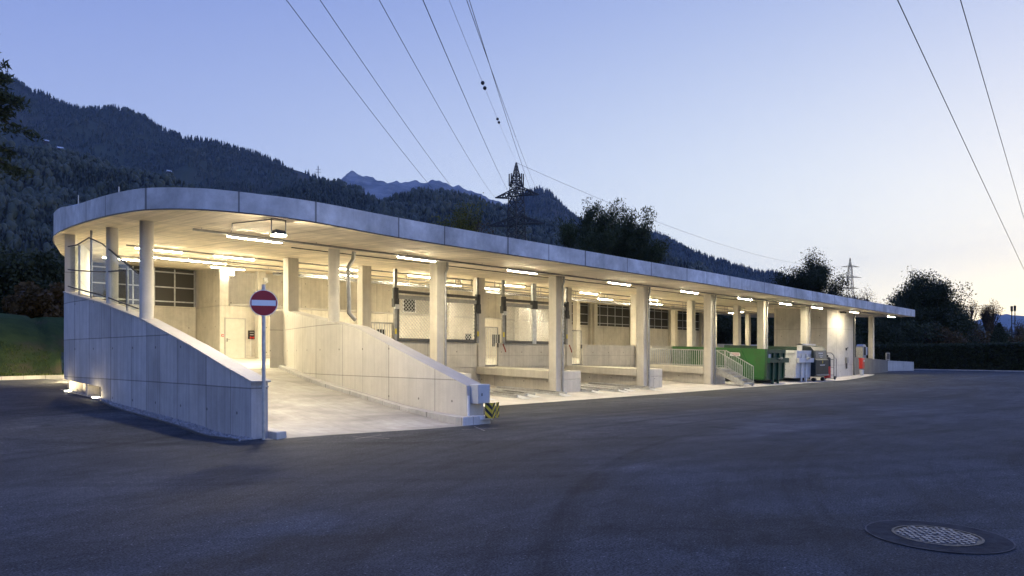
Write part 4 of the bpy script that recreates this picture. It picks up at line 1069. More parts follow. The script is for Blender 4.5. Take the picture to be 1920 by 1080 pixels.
for j in range(len(fs_) - 1):
    for i in range(n - 1): mb.f.append([j * n + i, j * n + i + 1, (j + 1) * n + i + 1, (j + 1) * n + i]); mb.m.append(0); mb.sm.add(len(mb.f) - 1)
tag(obj('grass_bank', mb, M['bank']), kind='structure')

def poly_obj(name, V, F, mat, tint=None, parent=None, loc=(0, 0, 0)):
    """fast mesh from numpy arrays; F is (n,3) or (n,4)"""
    me = bpy.data.meshes.new(name); V = np.asarray(V, np.float32); F = np.asarray(F, np.int32)
    k = F.shape[1]; me.vertices.add(len(V)); me.vertices.foreach_set('co', V.ravel())
    me.loops.add(F.size); me.loops.foreach_set('vertex_index', F.ravel())
    me.polygons.add(len(F)); me.polygons.foreach_set('loop_start', np.arange(0, F.size, k, dtype=np.int32))
    if tint is not None:
        at = me.attributes.new('tint', 'FLOAT', 'FACE'); at.data.foreach_set('value', np.asarray(tint, np.float32))
    me.materials.append(mat); me.update(calc_edges=True); me.validate()
    o = bpy.data.objects.new(name, me); COL.objects.link(o); o.location = loc
    if parent is not None: o.parent = parent
    ROOTLOC[o.name] = (0, 0, 0)
    return o
def leaves(P, size, flat=0., asp=.55, up=None):
    """one small quad per point, random orientation"""
    n = len(P); a = rng.normal(size=(n, 3)); a[:, 2] *= (1 - flat)
    if up is not None: a = a * (1 - up) + np.array([0, 0, 1.3]) * up
    a /= np.linalg.norm(a, axis=1, keepdims=True) + 1e-9
    b = np.cross(a, rng.normal(size=(n, 3))); b /= np.linalg.norm(b, axis=1, keepdims=True) + 1e-9
    s = (size * rng.uniform(.6, 1.4, n))[:, None]
    V = np.empty((n, 4, 3)); V[:, 0] = P - a * s * .5; V[:, 1] = P + b * s * asp * .5; V[:, 2] = P + a * s * .5; V[:, 3] = P - b * s * asp * .5
    F = np.arange(4 * n).reshape(n, 4); return V.reshape(-1, 3), F
# grass blades on the lit lawn
n = 16000; gu = rng.uniform(-8, 8, n); gd_ = rng.uniform(.1, 7.5, n) ** 1.0
gvv = np.array([lerp_tab(kz, a) for a in gu]) + gd_; gz = np.array([BZ(a, b) for a, b in zip(gu, gvv)])
ok = gvv < 38; P = np.stack([gu, gvv, gz + .04], 1)[ok]
V, F = leaves(P, .16, 0, .14, up=.7)
o = poly_obj('grass', V, F, M['grassm'], rng.random(len(F))); tag(o, 'short green grass on the bank left of the hall', 'grass', kind='stuff')

# ------------------------------------------------------------------ trees
def skeleton(h, spread, levels, seed, trunk=.3, up=.35, nchild=(4, 6), lean=0):
    r = random.Random(seed); segs = []; tips = []
    def grow(p, d, ln, rad, lv):
        q = p; n = 3; dd = d.copy()
        for i in range(n):
            dd = (dd + Vector((r.gauss(0, .13), r.gauss(0, .13), r.gauss(0, .08) + up * .12))).normalized()
            q2 = q + dd * ln / n; segs.append((q.copy(), q2.copy(), rad * (1 - .3 * i / n), rad * (1 - .3 * (i + 1) / n), lv)); q = q2
            if lv >= 2: tips.append((q.copy(), dd.copy(), lv))
        if lv < levels:
            for k in range(r.randint(*nchild)):
                a = r.uniform(0, 2 * pi); t = r.uniform(.35, .95) * spread
                x = dd.orthogonal().normalized(); y = dd.cross(x)
                nd = (dd * math.cos(t) + (x * math.cos(a) + y * math.sin(a)) * math.sin(t) + Vector((0, 0, up))).normalized()
                f = r.uniform(.55, 1.0)
                grow(p + (q - p) * f, nd, ln * r.uniform(.6, .82), rad * .55, lv + 1)
            if lv == 0:
                for k in range(3): grow(p + (q - p) * r.uniform(.5, .8), Vector((r.gauss(0, 1), r.gauss(0, 1), .25 + up)).normalized(), ln * .75, rad * .5, 1)
    grow(Vector((0, 0, 0)), Vector((lean, 0, 1)).normalized(), h * trunk, h * .022, 0)
    return segs, tips
def tree(name, label, loc, h, w, seed, leafmat, nleaf=9000, size=.3, levels=4, spread=1., up=.35, trunk=.32, clump=.5, group=None, upl=None, asp=.55, cat='tree', nchild=(4, 6)):
    segs, tips = skeleton(h, spread, levels, seed, trunk, up, nchild)
    T = np.array([p for p, _, _ in tips]); top = np.percentile(T[:, 2], 99.5); wid = np.percentile(np.abs(T[:, :2]), 97)
    sz = h / top; sw = (w / 2) / wid; sc = np.array([sw, sw, sz])
    t = thing(name, label, cat, loc, group)
    mb = MB()
    for a, b, r0, r1, lv in segs:
        if lv <= 3: mb.tube([(a.x * sw, a.y * sw, a.z * sz), (b.x * sw, b.y * sw, b.z * sz)], 0, 6 if lv < 2 else 4, rr=[max(r0, .012), max(r1, .01)], caps=False)
    obj('trunk', mb, M['bark'], t, 'local')
    k = rng.integers(0, len(T), nleaf); tone = rng.random(len(T))
    P = T[k] * sc + rng.normal(size=(nleaf, 3)) * clump * np.array([1, 1, .75])
    P[:, 2] = np.maximum(P[:, 2], .4)
    V, F = leaves(P, size, 0, asp, up=upl)
    poly_obj('crown', V, F, leafmat, np.clip(tone[k] * .7 + rng.random(nleaf) * .3, 0, 1), t)
    return t
TC, TS = .6961, .7179
def at_Z(px, Z):
    X = (px - 960) / 1280 * Z; return (Z * TC + X * TS, Z * TS - X * TC)
def zpx(py, Z): return 1.5 + (668 - py) * Z / 1280
def place(px, Z, z=0): u, v = at_Z(px, Z); return (u, v, z)
tree('broad_tree', 'dense dark tree with upright twigs rising behind the middle of the roof', place(1142, 90), zpx(402, 90), 14.0, 11, M['leaf'], 60000, .30, 4, .8, .6, .3, .34, upl=.5, asp=.35, nchild=(3, 5))
tree('broad_tree', 'round loose tree behind the right roof end beside the small pylon', place(1503, 105), zpx(490, 105), 10.5, 5, M['leafdark'], 40000, .24, 4, 1., .3, .34, .40)
tree('broad_tree', 'largest tree beyond the right roof end, wide dark crown', place(1712, 92), zpx(522, 92), 12.2, 23, M['leafdark'], 54000, .23, 4, 1.05, .25, .3, .40)
tree('broad_tree', 'small thin autumn tree left of two against the bright horizon', place(1815, 130), zpx(566, 130), 4.6, 31, M['leafbrown'], 6000, .18, 4, .75, .5, .34, .22, group='thin trees on the horizon')
tree('broad_tree', 'small thin autumn tree right of two against the bright horizon', place(1853, 130), zpx(566, 130), 4.4, 37, M['leafbrown'], 6000, .18, 4, .75, .5, .34, .22, group='thin trees on the horizon')
tree('broad_tree', 'sparse bare tree low beside the antenna mast on the right', place(1900, 140), zpx(600, 140), 6, 41, M['leafbrown'], 1500, .25, 4, .9, .4, .3, .45)
tree('broad_tree', 'yellow green tree top showing just above the roof edge', place(836, 82), zpx(386, 82), 6.5, 43, M['leafyellow'], 16000, .26, 4, .6, .7, .3, .28, upl=.3)
tree('broad_tree', 'reddish low tree beside the yellow green one over the roof', place(878, 88), zpx(412, 88), 7.5, 47, M['leafbrown'], 9000, .25, 4, .8, .5, .3, .5)
tree('broad_tree', 'pale thin tree between the round tree and the small pylon', place(1608, 112), zpx(545, 112), 6, 53, M['leafbrown'], 4500, .17, 4, .9, .4, .3, .45)
# conifer at the left picture edge: drooping branches
def conifer(name, label, loc, h, w, seed, mat, n=14000, size=.3):
    r = random.Random(seed); t = thing(name, label, 'tree', loc); mb = MB(); mb.tube([(0, 0, 0), (0, 0, h)], 0, 10, rr=[h * .018, .03]); P = []
    z = h * .57
    while z < h * .97:
        ln = (w / 2) * min(1 - (z / h) ** 1.25, .5) * r.uniform(.55, 1.15) + .25; a = r.uniform(0, 2 * pi); pts = []
        for k in range(7):
            f = k / 6; pts.append((math.cos(a) * ln * f, math.sin(a) * ln * f, z + ln * (.10 * f - .42 * f * f) + .12 * ln * f ** 4))
        mb.tube(pts, 0, 4, rr=[.05 * (1 - .12 * k) for k in range(7)], caps=False)
        for k in range(int(n / 110)):
            f = r.random() ** .7; i = min(5, int(f * 6)); g = f * 6 - i; A = Vector(pts[i]); B = Vector(pts[i + 1]); p = A + (B - A) * g
            s = .16 + .22 * (1 - f); P.append((p.x + r.gauss(0, s), p.y + r.gauss(0, s), p.z - abs(r.gauss(0, s * 1.1)) + .08))
        z += h / 130 * r.uniform(.7, 1.3)
    obj('trunk', mb, M['bark'], t, 'local'); P = np.array(P); V, F = leaves(P, size, .2, .3); poly_obj('crown', V, F, mat, rng.random(len(F)), t); return t
conifer('conifer_tree', 'dark spruce with drooping branches at the left picture edge', place(-62, 31, .6), 17.2, 12.5, 3, M['needle'], 22000, .3)
# clipped little conifer by the hedge
t = thing('conifer_tree', 'small dense cone shaped conifer above the long hedge', 'tree', place(1873, 78, 0)); n = 7000
hh = zpx(605, 78); f = rng.random(n) ** .8; a = rng.uniform(0, 2 * pi, n); rad = 1.1 * np.sin(np.clip(f, .02, 1) * pi * .5) ** .6
P = np.stack([np.cos(a) * rad * rng.uniform(.7, 1, n), np.sin(a) * rad * rng.uniform(.7, 1, n), hh * (1 - f * .96)], 1)
V, F = leaves(P, .2, 0, .4, up=.4); poly_obj('crown', V, F, M['leafdark'], rng.random(n), t); mb = MB(); mb.tube([(0, 0, 0), (0, 0, hh * .9)], 0, 8, rr=[.12, .02]); obj('trunk', mb, M['bark'], t, 'local')

def bush(label, loc, w, h, seed, mat, n=5000, size=.28, group=None, name='shrub'):
    r = np.random.default_rng(seed); t = thing(name, label, 'shrub', loc, group)
    k = 26; cs = np.stack([r.normal(0, w * .24, k), r.normal(0, w * .24, k), np.abs(r.normal(h * .5, h * .24, k))], 1); cs[:, 2] = np.clip(cs[:, 2], .3, h * .86)
    i = r.integers(0, k, n); q = r.normal(size=(n, 3)); q /= np.linalg.norm(q, axis=1, keepdims=True); rad = (w * .17) * r.uniform(.5, 1.1, n)[:, None]
    P = cs[i] + q * rad; P[:, 2] = np.clip(P[:, 2], .05, None)
    V, F = leaves(P, size, 0, .6); tone = r.random(k)
    poly_obj('foliage', V, F, mat, np.clip(tone[i] * .7 + r.random(n) * .3, 0, 1), t)
    mb = MB()
    for c in cs[:14]: mb.tube([(0, 0, 0), (c[0] * .5, c[1] * .5, c[2] * .6), tuple(c)], 0, 5, rr=[.06, .04, .015], caps=False)
    obj('stem', mb, M['bark'], t, 'local'); return t
# dark shrubs on the bank at the left
for i, (px, Z, z, w, h, s, lb, m) in enumerate((
    (-20, 39, 3.4, 5.2, 4.3, 1, 'dark shrub on the lawn bank cut by the left picture edge', 'leafdark'),
    (48, 40, 3.4, 4.6, 4.1, 2, 'dark shrub on the lawn bank, tallest in the left thicket', 'leafdark'),
    (100, 41, 3.4, 4.2, 4.0, 3, 'dark shrub on the lawn bank next to the round roof end', 'leafdark'),
    (10, 46, 3.5, 6, 5.2, 4, 'dark shrub behind the others on the left lawn bank', 'leafdark'),
    (75, 37.5, 3.2, 2.8, 2.2, 5, 'low reddish shrub at the front of the left thicket', 'leafbrown'))):
    bush(lb, place(px, Z, z), w, h, s, M[m], 7000, .24, 'dark thicket on the left bank')
# trees seen through the open back of the hall
for i, (px, Z) in enumerate(((1345, 88), (1378, 86), (1408, 90), (1440, 92))):
    bush(['left of four dark bushes seen through the open back wall', 'second of four dark bushes seen through the open back wall', 'third of four dark bushes seen through the open back wall', 'right of four dark bushes seen through the open back wall'][i], place(px, Z, 0), 7.5, 10.5, 60 + i, M['leafdark'], 6000, .34, 'bushes behind the open back wall')
# shrubs behind the long hedge
for i, (px, Z, w, h, lb, m) in enumerate((
    (1612, 86, 6.5, 7.0, 'dark tall shrub behind the hedge framed by the right roof end', 'leafdark'),
    (1655, 88, 6.5, 6.6, 'dark shrub behind the hedge left of the large right tree', 'leafdark'),
    (1692, 84, 6.0, 5.8, 'dark shrub under the left half of the large right tree', 'leafdark'),
    (1735, 86, 6.5, 6.0, 'dark shrub under the right half of the large right tree', 'leafdark'),
    (1772, 84, 6.0, 5.4, 'reddish shrub right of the large tree behind the hedge', 'leafbrown'),
    (1812, 88, 6.0, 4.6, 'low reddish shrub below the two thin horizon trees', 'leafbrown'),
    (1846, 92, 5.5, 4.7, 'low dark shrub left of the cone shaped conifer', 'leafdark'),
    (1902, 92, 6.0, 4.6, 'low dark shrub right of the cone shaped conifer', 'leafdark'),
    (1945, 86, 6.0, 4.4, 'low dark shrub cut by the right picture edge', 'leafbrown'))):
    bush(lb, place(px, Z, 0), w, h, 80 + i, M[m], 5200, .3, 'shrubs behind the long hedge')
# long clipped hedge on the right
hz = 70
A = Vector(at_Z(1560, 84)); B = Vector(at_Z(2000, 62)); dirv = (B - A); L = dirv.length; dirv.normalize(); nr = Vector((-dirv.y, dirv.x))
hg = thing('hedge', 'long dark clipped hedge across the right side of the yard', 'hedge', (A.x, A.y, 0))
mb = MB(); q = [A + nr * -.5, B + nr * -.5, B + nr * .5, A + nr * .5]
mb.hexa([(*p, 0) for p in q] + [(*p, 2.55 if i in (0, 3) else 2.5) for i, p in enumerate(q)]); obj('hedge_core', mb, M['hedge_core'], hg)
n = 26000; s = rng.uniform(0, L, n); side_ = rng.random(n) < .72
dd = np.where(side_, rng.normal(-.62, .1, n), rng.uniform(-.6, .6, n)); zz = np.where(side_, rng.uniform(0.02, 2.72, n), 2.62 + rng.normal(0, .1, n))
P = np.stack([dirv.x * s + nr.x * dd, dirv.y * s + nr.y * dd, zz], 1)
if (A + nr * -.5).length > (A + nr * .5).length: P[:, 0] -= 2 * nr.x * dd; P[:, 1] -= 2 * nr.y * dd
V, F = leaves(P, .2, 0, .6); poly_obj('foliage', V, F, M['leafdark'], rng.random(n), hg)
# verge in front of the hedge
mb = MB()
for f0, f1 in ((-2.0, -.4),):
    pa = [A + nr * f0 * (1 if (A + nr).length > A.length else -1), B + nr * f0 * (1 if (A + nr).length > A.length else -1), B, A]
    mb.add([(p.x, p.y, .12) for p in pa], [(0, 1, 2, 3)])
tag(obj('grass_verge', mb, M['bank']), kind='structure')
sgn = (1 if (A + nr).length > A.length else -1)
mb = MB(); mb.wall([tuple(A - nr * 2.05 * sgn), tuple(B - nr * 2.05 * sgn)], .12, lambda x, y: -.1, lambda x, y: .17)
tag(obj('kerb', mb, M['kerb']), 'low kerb along the foot of the long hedge', 'kerb')

# ------------------------------------------------------------------ pylons and wires
def lattice(mb, x, y, z0, z1, w0, w1, n, t=.12):
    for i in range(n):
        a = z0 + (z1 - z0) * i / n; b = z0 + (z1 - z0) * (i + 1) / n; wa = (w0 + (w1 - w0) * i / n) / 2; wb = (w0 + (w1 - w0) * (i + 1) / n) / 2
        ca = [(x - wa, y - wa, a), (x + wa, y - wa, a), (x + wa, y + wa, a), (x - wa, y + wa, a)]; cb_ = [(x - wb, y - wb, b), (x + wb, y - wb, b), (x + wb, y + wb, b), (x - wb, y + wb, b)]
        for k in range(4):
            j = (k + 1) % 4; mb.bar(ca[k], cb_[k], t * 1.5); mb.bar(ca[k], cb_[j], t); mb.bar(ca[j], cb_[k], t); mb.bar(cb_[k], cb_[j], t * .8)
def arm(mb, x, y, z, ax, ln, w, rise, t=.12):
    d = Vector((ax[0], ax[1], 0)); s_ = Vector((-d.y, d.x, 0)) * (w / 2); c0 = Vector((x, y, z)); tip = c0 + d * ln
    for k in (1, -1):
        mb.bar(c0 + s_ * k, tip, t); mb.bar(c0 + s_ * k + Vector((0, 0, rise)), tip, t)
        for i in range(4):
            f0 = i / 4.4; f1 = (i + .5) / 4.4; p = (c0 + s_ * k) + (tip - c0 - s_ * k) * f0; q_ = (c0 + s_ * k + Vector((0, 0, rise))) + (tip - c0 - s_ * k - Vector((0, 0, rise))) * f1
            mb.bar(p, q_, t * .6); r_ = (c0 + s_ * k) + (tip - c0 - s_ * k) * (i + 1) / 4.4; mb.bar(q_, r_, t * .6)
    return tip
Zp = 150; pu, pv = at_Z(968, Zp); RV = Vector((TS, -TC, 0))       # right of the view direction
py_ = thing('power_pylon', 'steel lattice power pylon with mobile antennas behind the hall', 'pylon', (pu, pv, 0))
zz_ = lambda y: zpx(y, Zp)
mb = MB(); lattice(mb, pu, pv, 0, zz_(445), 5.2, 2.9, 9, .13); lattice(mb, pu, pv, zz_(445), zz_(365), 2.9, 2.3, 6, .11); lattice(mb, pu, pv, zz_(365), zz_(333), 2.3, 1.5, 4, .1); lattice(mb, pu, pv, zz_(333), zz_(305), 1.3, .15, 5, .09)
obj('lattice_mast', mb, M['lattice'], py_)
tips = {}
for nm, yy, ln, k in (('ll', 424, 6.2, -1), ('lr', 419, 6.2, 1), ('ul', 371, 4.6, -1), ('ur', 365, 5.0, 1)):
    mb = MB(); tips[nm] = arm(mb, pu, pv, zz_(yy), (RV.x * k, RV.y * k), ln, 2.4, 2.0, .2); obj('cross_arm', mb, M['lattice'], py_)
for k, (dx, z0, z1) in enumerate(((-1.55, 349, 326), (-1.1, 350, 325), (-.75, 345, 328), (.75, 345, 326), (1.15, 351, 325), (1.55, 350, 326))):
    p = Vector((pu, pv, 0)) + RV * dx * 1.0; mb = MB(); mb.box((p.x - .1, p.y - .1, zz_(z0)), (p.x + .1, p.y + .1, zz_(z1))); mb.bar((p.x, p.y, zz_(z0) + .8), (pu, pv, zz_(z0) + .8), .09); obj('antenna_panel', mb, M['lattice'], py_)
Zq = 420; qu, qv = at_Z(1594, Zq)
p2 = thing('power_pylon', 'smaller distant lattice pylon between the trees on the right', 'pylon', (qu, qv, 0)); z2 = lambda y: zpx(y, Zq)
mb = MB(); lattice(mb, qu, qv, 0, z2(550), 6, 3.4, 5, .13); lattice(mb, qu, qv, z2(550), z2(500), 3.4, 1.8, 5, .12); lattice(mb, qu, qv, z2(500), z2(484), 1.4, .3, 2, .1); obj('lattice_mast', mb, M['lattice'], p2)
for yy, ln in ((541, 5.4), (520.5, 7), (500.5, 5.6)):
    for k in (-1, 1):
        mb = MB(); arm(mb, qu, qv, z2(yy), (RV.x * k, RV.y * k), ln, 1.8, 1.1, .12); obj('cross_arm', mb, M['lattice'], p2)
Zq = 2000; qu, qv = at_Z(596.5, Zq)
p3 = thing('power_pylon', 'tiny pylon standing on the wooded ridge above the roof', 'pylon', (qu, qv, zpx(338, Zq))); z3 = lambda y: zpx(y, Zq)
mb = MB(); mb.bar((qu, qv, z3(345)), (qu, qv, z3(311)), 1.6); obj('lattice_mast', mb, M['lattice'], p3)
for yy, ln in ((318, 8), (323, 9)):
    mb = MB(); d_ = RV * ln; mb.bar((qu - d_.x, qv - d_.y, z3(yy)), (qu + d_.x, qv + d_.y, z3(yy)), .9); obj('cross_arm', mb, M['lattice'], p3)
am = thing('antenna_mast', 'twin antenna mast above the hedge at the right', 'antenna mast', place(1901, 150, 0))
for dx, yt in ((1897, 574), (1903, 573)):
    u, v = at_Z(dx, 150); mb = MB(); mb.cyl(u, v, 0, zpx(yt + 6, 150), .09, 6); obj('mast', mb, M['lattice'], am)
    mb = MB(); mb.box((u - .22, v - .2, zpx(yt + 10, 150)), (u + .22, v + .2, zpx(yt, 150))); obj('antenna_panel', mb, M['lattice'], am)

def wire(p0, p1, ext, label, r=.025, sag=1.2, group='overhead power lines', beads=()):
    """p0 on a pylon, p1 the point where it leaves overhead; runs on beyond p1"""
    a = Vector(p0); b = Vector(p1); pts = []
    t = thing('power_line', label, 'power line', tuple(a), group)
    for i in range(41):
        f = i / 40 * ext; p = a + (b - a) * f; p.z -= sag * 4 * f * (1 - f); pts.append(p)
    mb = MB(); mb.tube(pts, r, 5, caps=False); obj('cable', mb, M['wire'], t)
    for f in beads:
        p = a + (b - a) * f; p.z -= sag * 4 * f * (1 - f); mb = MB(); mb.sphere(p, .16, n=8); obj('marker_ball', mb, M['black'], t)
    return t
def sky_pt(px, py, Z): u, v = at_Z(px, Z); return (u, v, zpx(py, Z))
wire(sky_pt(905, 452, 150), sky_pt(537, 0, 30), 1.25, 'leftmost of the wires falling from the sky to the pylon', .017, 1.1)
wire(tips['ll'], sky_pt(600, 0, 30), 1.25, 'second wire from the left, ending at the lower left pylon arm', .017, 1.2)
wire(tips['ul'], sky_pt(711, 0, 30), 1.25, 'third wire from the left, ending at the upper left pylon arm', .017, .7)
wire(sky_pt(957, 366, 150), sky_pt(793, 0, 30), 1.25, 'fourth wire from the left, boldest one right above the pylon body', .021, .5)
wire(sky_pt(968, 305, 150), sky_pt(842, 0, 34), 1.25, 'thin earth wire with black marker balls above the pylon top', .011, .2, beads=(.605, .63, .795, .815))
wire(tips['ur'], sky_pt(875, 0, 32), 1.25, 'left one of the close pair of wires right of the marker balls', .017, .6)
wire(tips['lr'], sky_pt(880, 0, 32), 1.25, 'right one of the close pair of wires right of the marker balls', .017, 1.0)
wire(sky_pt(968, 305, 150), sky_pt(1594, 500, 420), 1.0, 'faint wire running down right from the pylon top to the far pylon', .035, 7)
wire(sky_pt(1990, 650, 150), sky_pt(1683, 0, 26), 1.3, 'bold wire crossing the sky at the right, left one of two', .019, .2)
wire(sky_pt(1965, 560, 150), sky_pt(1801, 0, 28), 1.3, 'bold wire crossing the sky at the right, right one of two', .019, .2)

# ------------------------------------------------------------------ hills and forests
def vnoise(x, y, s, seed=0):
    """cheap smooth value noise on arrays"""
    r = np.random.default_rng(seed); g = r.random((64, 64)); x = np.asarray(x) / s; y = np.asarray(y) / s
    xi = np.floor(x).astype(int); yi = np.floor(y).astype(int); fx = x - xi; fy = y - yi; fx = fx * fx * (3 - 2 * fx); fy = fy * fy * (3 - 2 * fy)
    a = g[xi % 64, yi % 64]; b = g[(xi + 1) % 64, yi % 64]; c = g[xi % 64, (yi + 1) % 64]; d = g[(xi + 1) % 64, (yi + 1) % 64]
    return (a * (1 - fx) + b * fx) * (1 - fy) + (c * (1 - fx) + d * fx) * fy - .5
def hill(name, ridge, Z, run, mat, nx=160, ny=40, rough=.05, crag=0, seed=1, shape=1.0, drop=0.0):
    """ridge: image bearing (px) and height (py) of the crest at distance Z; the slope falls towards the viewer over `run` and away behind"""
    px = np.linspace(ridge[0][0], ridge[-1][0], nx); py = np.interp(px, [a for a, _ in ridge], [b for _, b in ridge])
    H = 1.5 + (668 - py) * Z / 1280 - drop; Hm = H.max()
    ts = np.concatenate([np.linspace(0, 1, ny), 1 + np.linspace(.05, .8, 8)])
    V = np.empty((len(ts), nx, 3))
    for j, t in enumerate(ts):
        Zt = Z - run * (1 - t)
        X = (px - 960) / 1280 * Z * (1 + .0 * (1 - t))     # the slope runs straight, it does not fan out from the viewer
        u = Zt * TC + X * TS; v = Zt * TS - X * TC
        if t <= 1: h = H * (t ** shape)
        else: h = H * (2 - t)
        nz = (vnoise(u, v, Z * .06, seed) * 1.0 + vnoise(u, v, Z * .025, seed + 1) * .5) * rough * Hm * (4 * t * (1 - t) if t < 1 else .3)
        if crag: nz = nz + (vnoise(u, v, Z * .012, seed + 2) + .6 * vnoise(u, v, Z * .005, seed + 3)) * crag * Hm * min(1, t * 1.0)
        V[j, :, 0] = u; V[j, :, 1] = v; V[j, :, 2] = np.maximum(h + nz, -5) if t > .02 else -5
    n = len(ts); idx = np.arange(n * nx).reshape(n, nx)
    F = np.stack([idx[:-1, :-1].ravel(), idx[:-1, 1:].ravel(), idx[1:, 1:].ravel(), idx[1:, :-1].ravel()], 1)
    o = poly_obj(name, V.reshape(-1, 3), F, mat); tag(o, kind='structure')
    o.data.polygons.foreach_set('use_smooth', [True] * len(F))
    return V[:ny]
def forest(name, label, V, n, h0, mat, seed, conif=.7, keep=None, tmin=.12, ridge_n=0):
    r = np.random.default_rng(seed); ny, nx, _ = V.shape
    t = r.uniform(tmin, 1, n) * (ny - 1.001); x = r.random(n) * (nx - 1.001)
    if ridge_n: t = np.concatenate([t, np.full(ridge_n, ny - 1.02)]); x = np.concatenate([x, r.random(ridge_n) * (nx - 1.001)]); n += ridge_n
    ti = t.astype(int); xi = x.astype(int); ft = (t - ti)[:, None]; fx = (x - xi)[:, None]
    P = (V[ti, xi] * (1 - fx) + V[ti, xi + 1] * fx) * (1 - ft) + (V[ti + 1, xi] * (1 - fx) + V[ti + 1, xi + 1] * fx) * ft
    clear = vnoise(P[:, 0], P[:, 1], h0 * 9, seed + 5)
    ok = (clear < .41) if keep is None else keep(P, clear)
    P = P[ok]; n = len(P)
    patch = np.clip(vnoise(P[:, 0], P[:, 1], h0 * 6, seed + 7) + .5, 0, 1)
    con = (r.random(n) * .6 + patch * .4) < conif
    H = h0 * r.uniform(.65, 1.25, n); W = np.where(con, H * r.uniform(.16, .24, n), H * r.uniform(.24, .36, n))
    K = 6; a = np.linspace(0, 2 * pi, K, endpoint=False)[None, :] + r.uniform(0, 6, n)[:, None]
    ca, sa = np.cos(a), np.sin(a)
    zl = np.where(con[:, None], np.array([[.05, .38, .36, .68, .66]]), np.array([[.0, .25, .5, .72, .88]]))
    rl = np.where(con[:, None], np.array([[1., .55, .75, .25, .42]]), np.array([[.45, .9, 1.0, .85, .55]]))
    rings = []
    for j in range(5):
        rj = W[:, None] * rl[:, j:j + 1] * r.uniform(.5, 1.35, (n, K)); rings.append(np.stack([P[:, 0:1] + ca * rj, P[:, 1:2] + sa * rj, P[:, 2:3] + (H * zl[:, j])[:, None] + r.normal(0, .045, (n, K)) * H[:, None]], 2))
    topv = P + np.stack([r.normal(0, .02, n) * H, r.normal(0, .02, n) * H, H], 1)
    VV = np.concatenate(rings + [topv[:, None, :]], 1)     # n, 5K+1, 3
    f = []
    for j in range(4):
        for k in range(K):
            k2 = (k + 1) % K; f += [(j * K + k, j * K + k2, (j + 1) * K + k2), (j * K + k, (j + 1) * K + k2, (j + 1) * K + k)]
    for k in range(K): f.append((4 * K + k, 4 * K + (k + 1) % K, 5 * K))
    f = np.array(f); F = (f[None] + (np.arange(n) * (5 * K + 1))[:, None, None]).reshape(-1, 3)
    tint = np.repeat(np.clip(r.random(n) * .55 + patch * .35 + np.where(con, 0, .12), 0, 1), len(f))
    o = poly_obj(name, VV.reshape(-1, 3), F, mat, tint); tag(o, label, 'forest', kind='stuff'); return o
RA = [(-420, 60), (-200, 95), (-60, 118), (0, 136), (40, 158), (75, 176), (110, 190), (150, 193), (185, 191), (215, 197), (260, 222), (330, 250), (380, 268), (440, 277), (500, 290), (560, 315), (600, 332), (640, 350), (700, 385), (760, 420), (860, 480), (980, 560)]
VA = hill('hill', RA, 2300, 1500, M['hill'], 200, 50, .16, 0, 1, 1.0, 15)
forest('forest', 'steep wooded mountainside covered in dark conifers on the left', VA, 40000, 17, M['forest'], 11, .85, ridge_n=900)
RB0 = [(-420, 215), (-200, 230), (0, 262), (60, 275), (110, 272), (150, 280), (185, 288), (215, 312), (270, 318), (320, 328), (345, 350), (400, 372), (470, 392), (560, 420), (660, 455), (760, 500)]
VB0 = hill('hill', RB0, 900, 560, M['hill'], 160, 40, .16, 0, 21, .9, 9)
forest('forest', 'dark mixed wood on the lower slope behind the round roof end', VB0, 24000, 12, M['forest'], 23, .72, ridge_n=200)
RB = [(380, 440), (440, 398), (490, 372), (520, 357), (560, 344), (600, 338), (640, 343), (680, 356), (712, 378), (735, 372), (755, 363), (800, 358), (850, 361), (885, 370), (920, 382), (960, 394), (1000, 408), (1040, 416), (1080, 428), (1130, 448), (1200, 480), (1300, 540), (1400, 610)]
VB = hill('hill', RB, 1350, 760, M['hill'], 200, 40, .14, 0, 31, .95, 12)
forest('forest', 'dark wooded ridge rising behind the middle of the hall roof', VB, 20000, 17, M['forest'], 33, .72, ridge_n=500)
RD = [(860, 440), (920, 398), (960, 378), (985, 362), (1000, 354), (1012, 354), (1030, 362), (1055, 384), (1078, 404), (1120, 418), (1180, 428), (1240, 442), (1262, 454), (1300, 474), (1350, 500), (1390, 520), (1450, 556), (1520, 600), (1600, 650)]
VD = hill('hill', RD, 3000, 1600, M['hill'], 180, 40, .12, 0, 41, 1.0, 15)
forest('forest', 'hazy blue wooded peak and long slope right of the pylon', VD, 14000, 24, M['forest'], 43, .85, ridge_n=600)
RC = [(560, 400), (610, 368), (634, 346), (650, 328), (658, 325), (668, 330), (684, 331), (700, 337), (722, 342), (742, 340), (765, 342), (790, 341), (812, 335), (830, 341), (865, 350), (900, 362), (930, 374), (980, 398), (1040, 430), (1120, 480)]
hill('rocky_mountain', RC, 5000, 2600, M['rock'], 260, 70, .08, .02, 51, 1.0)
RE = [(1640, 640), (1720, 622), (1790, 616), (1825, 612), (1840, 604), (1852, 597), (1868, 590), (1878, 593), (1888, 589), (1900, 592), (1915, 597), (1935, 590), (1960, 602), (2010, 596), (2080, 615), (2160, 640)]
hill('distant_mountains', RE, 10500, 4000, M['rock'], 160, 40, .08, .05, 61, 1.0)
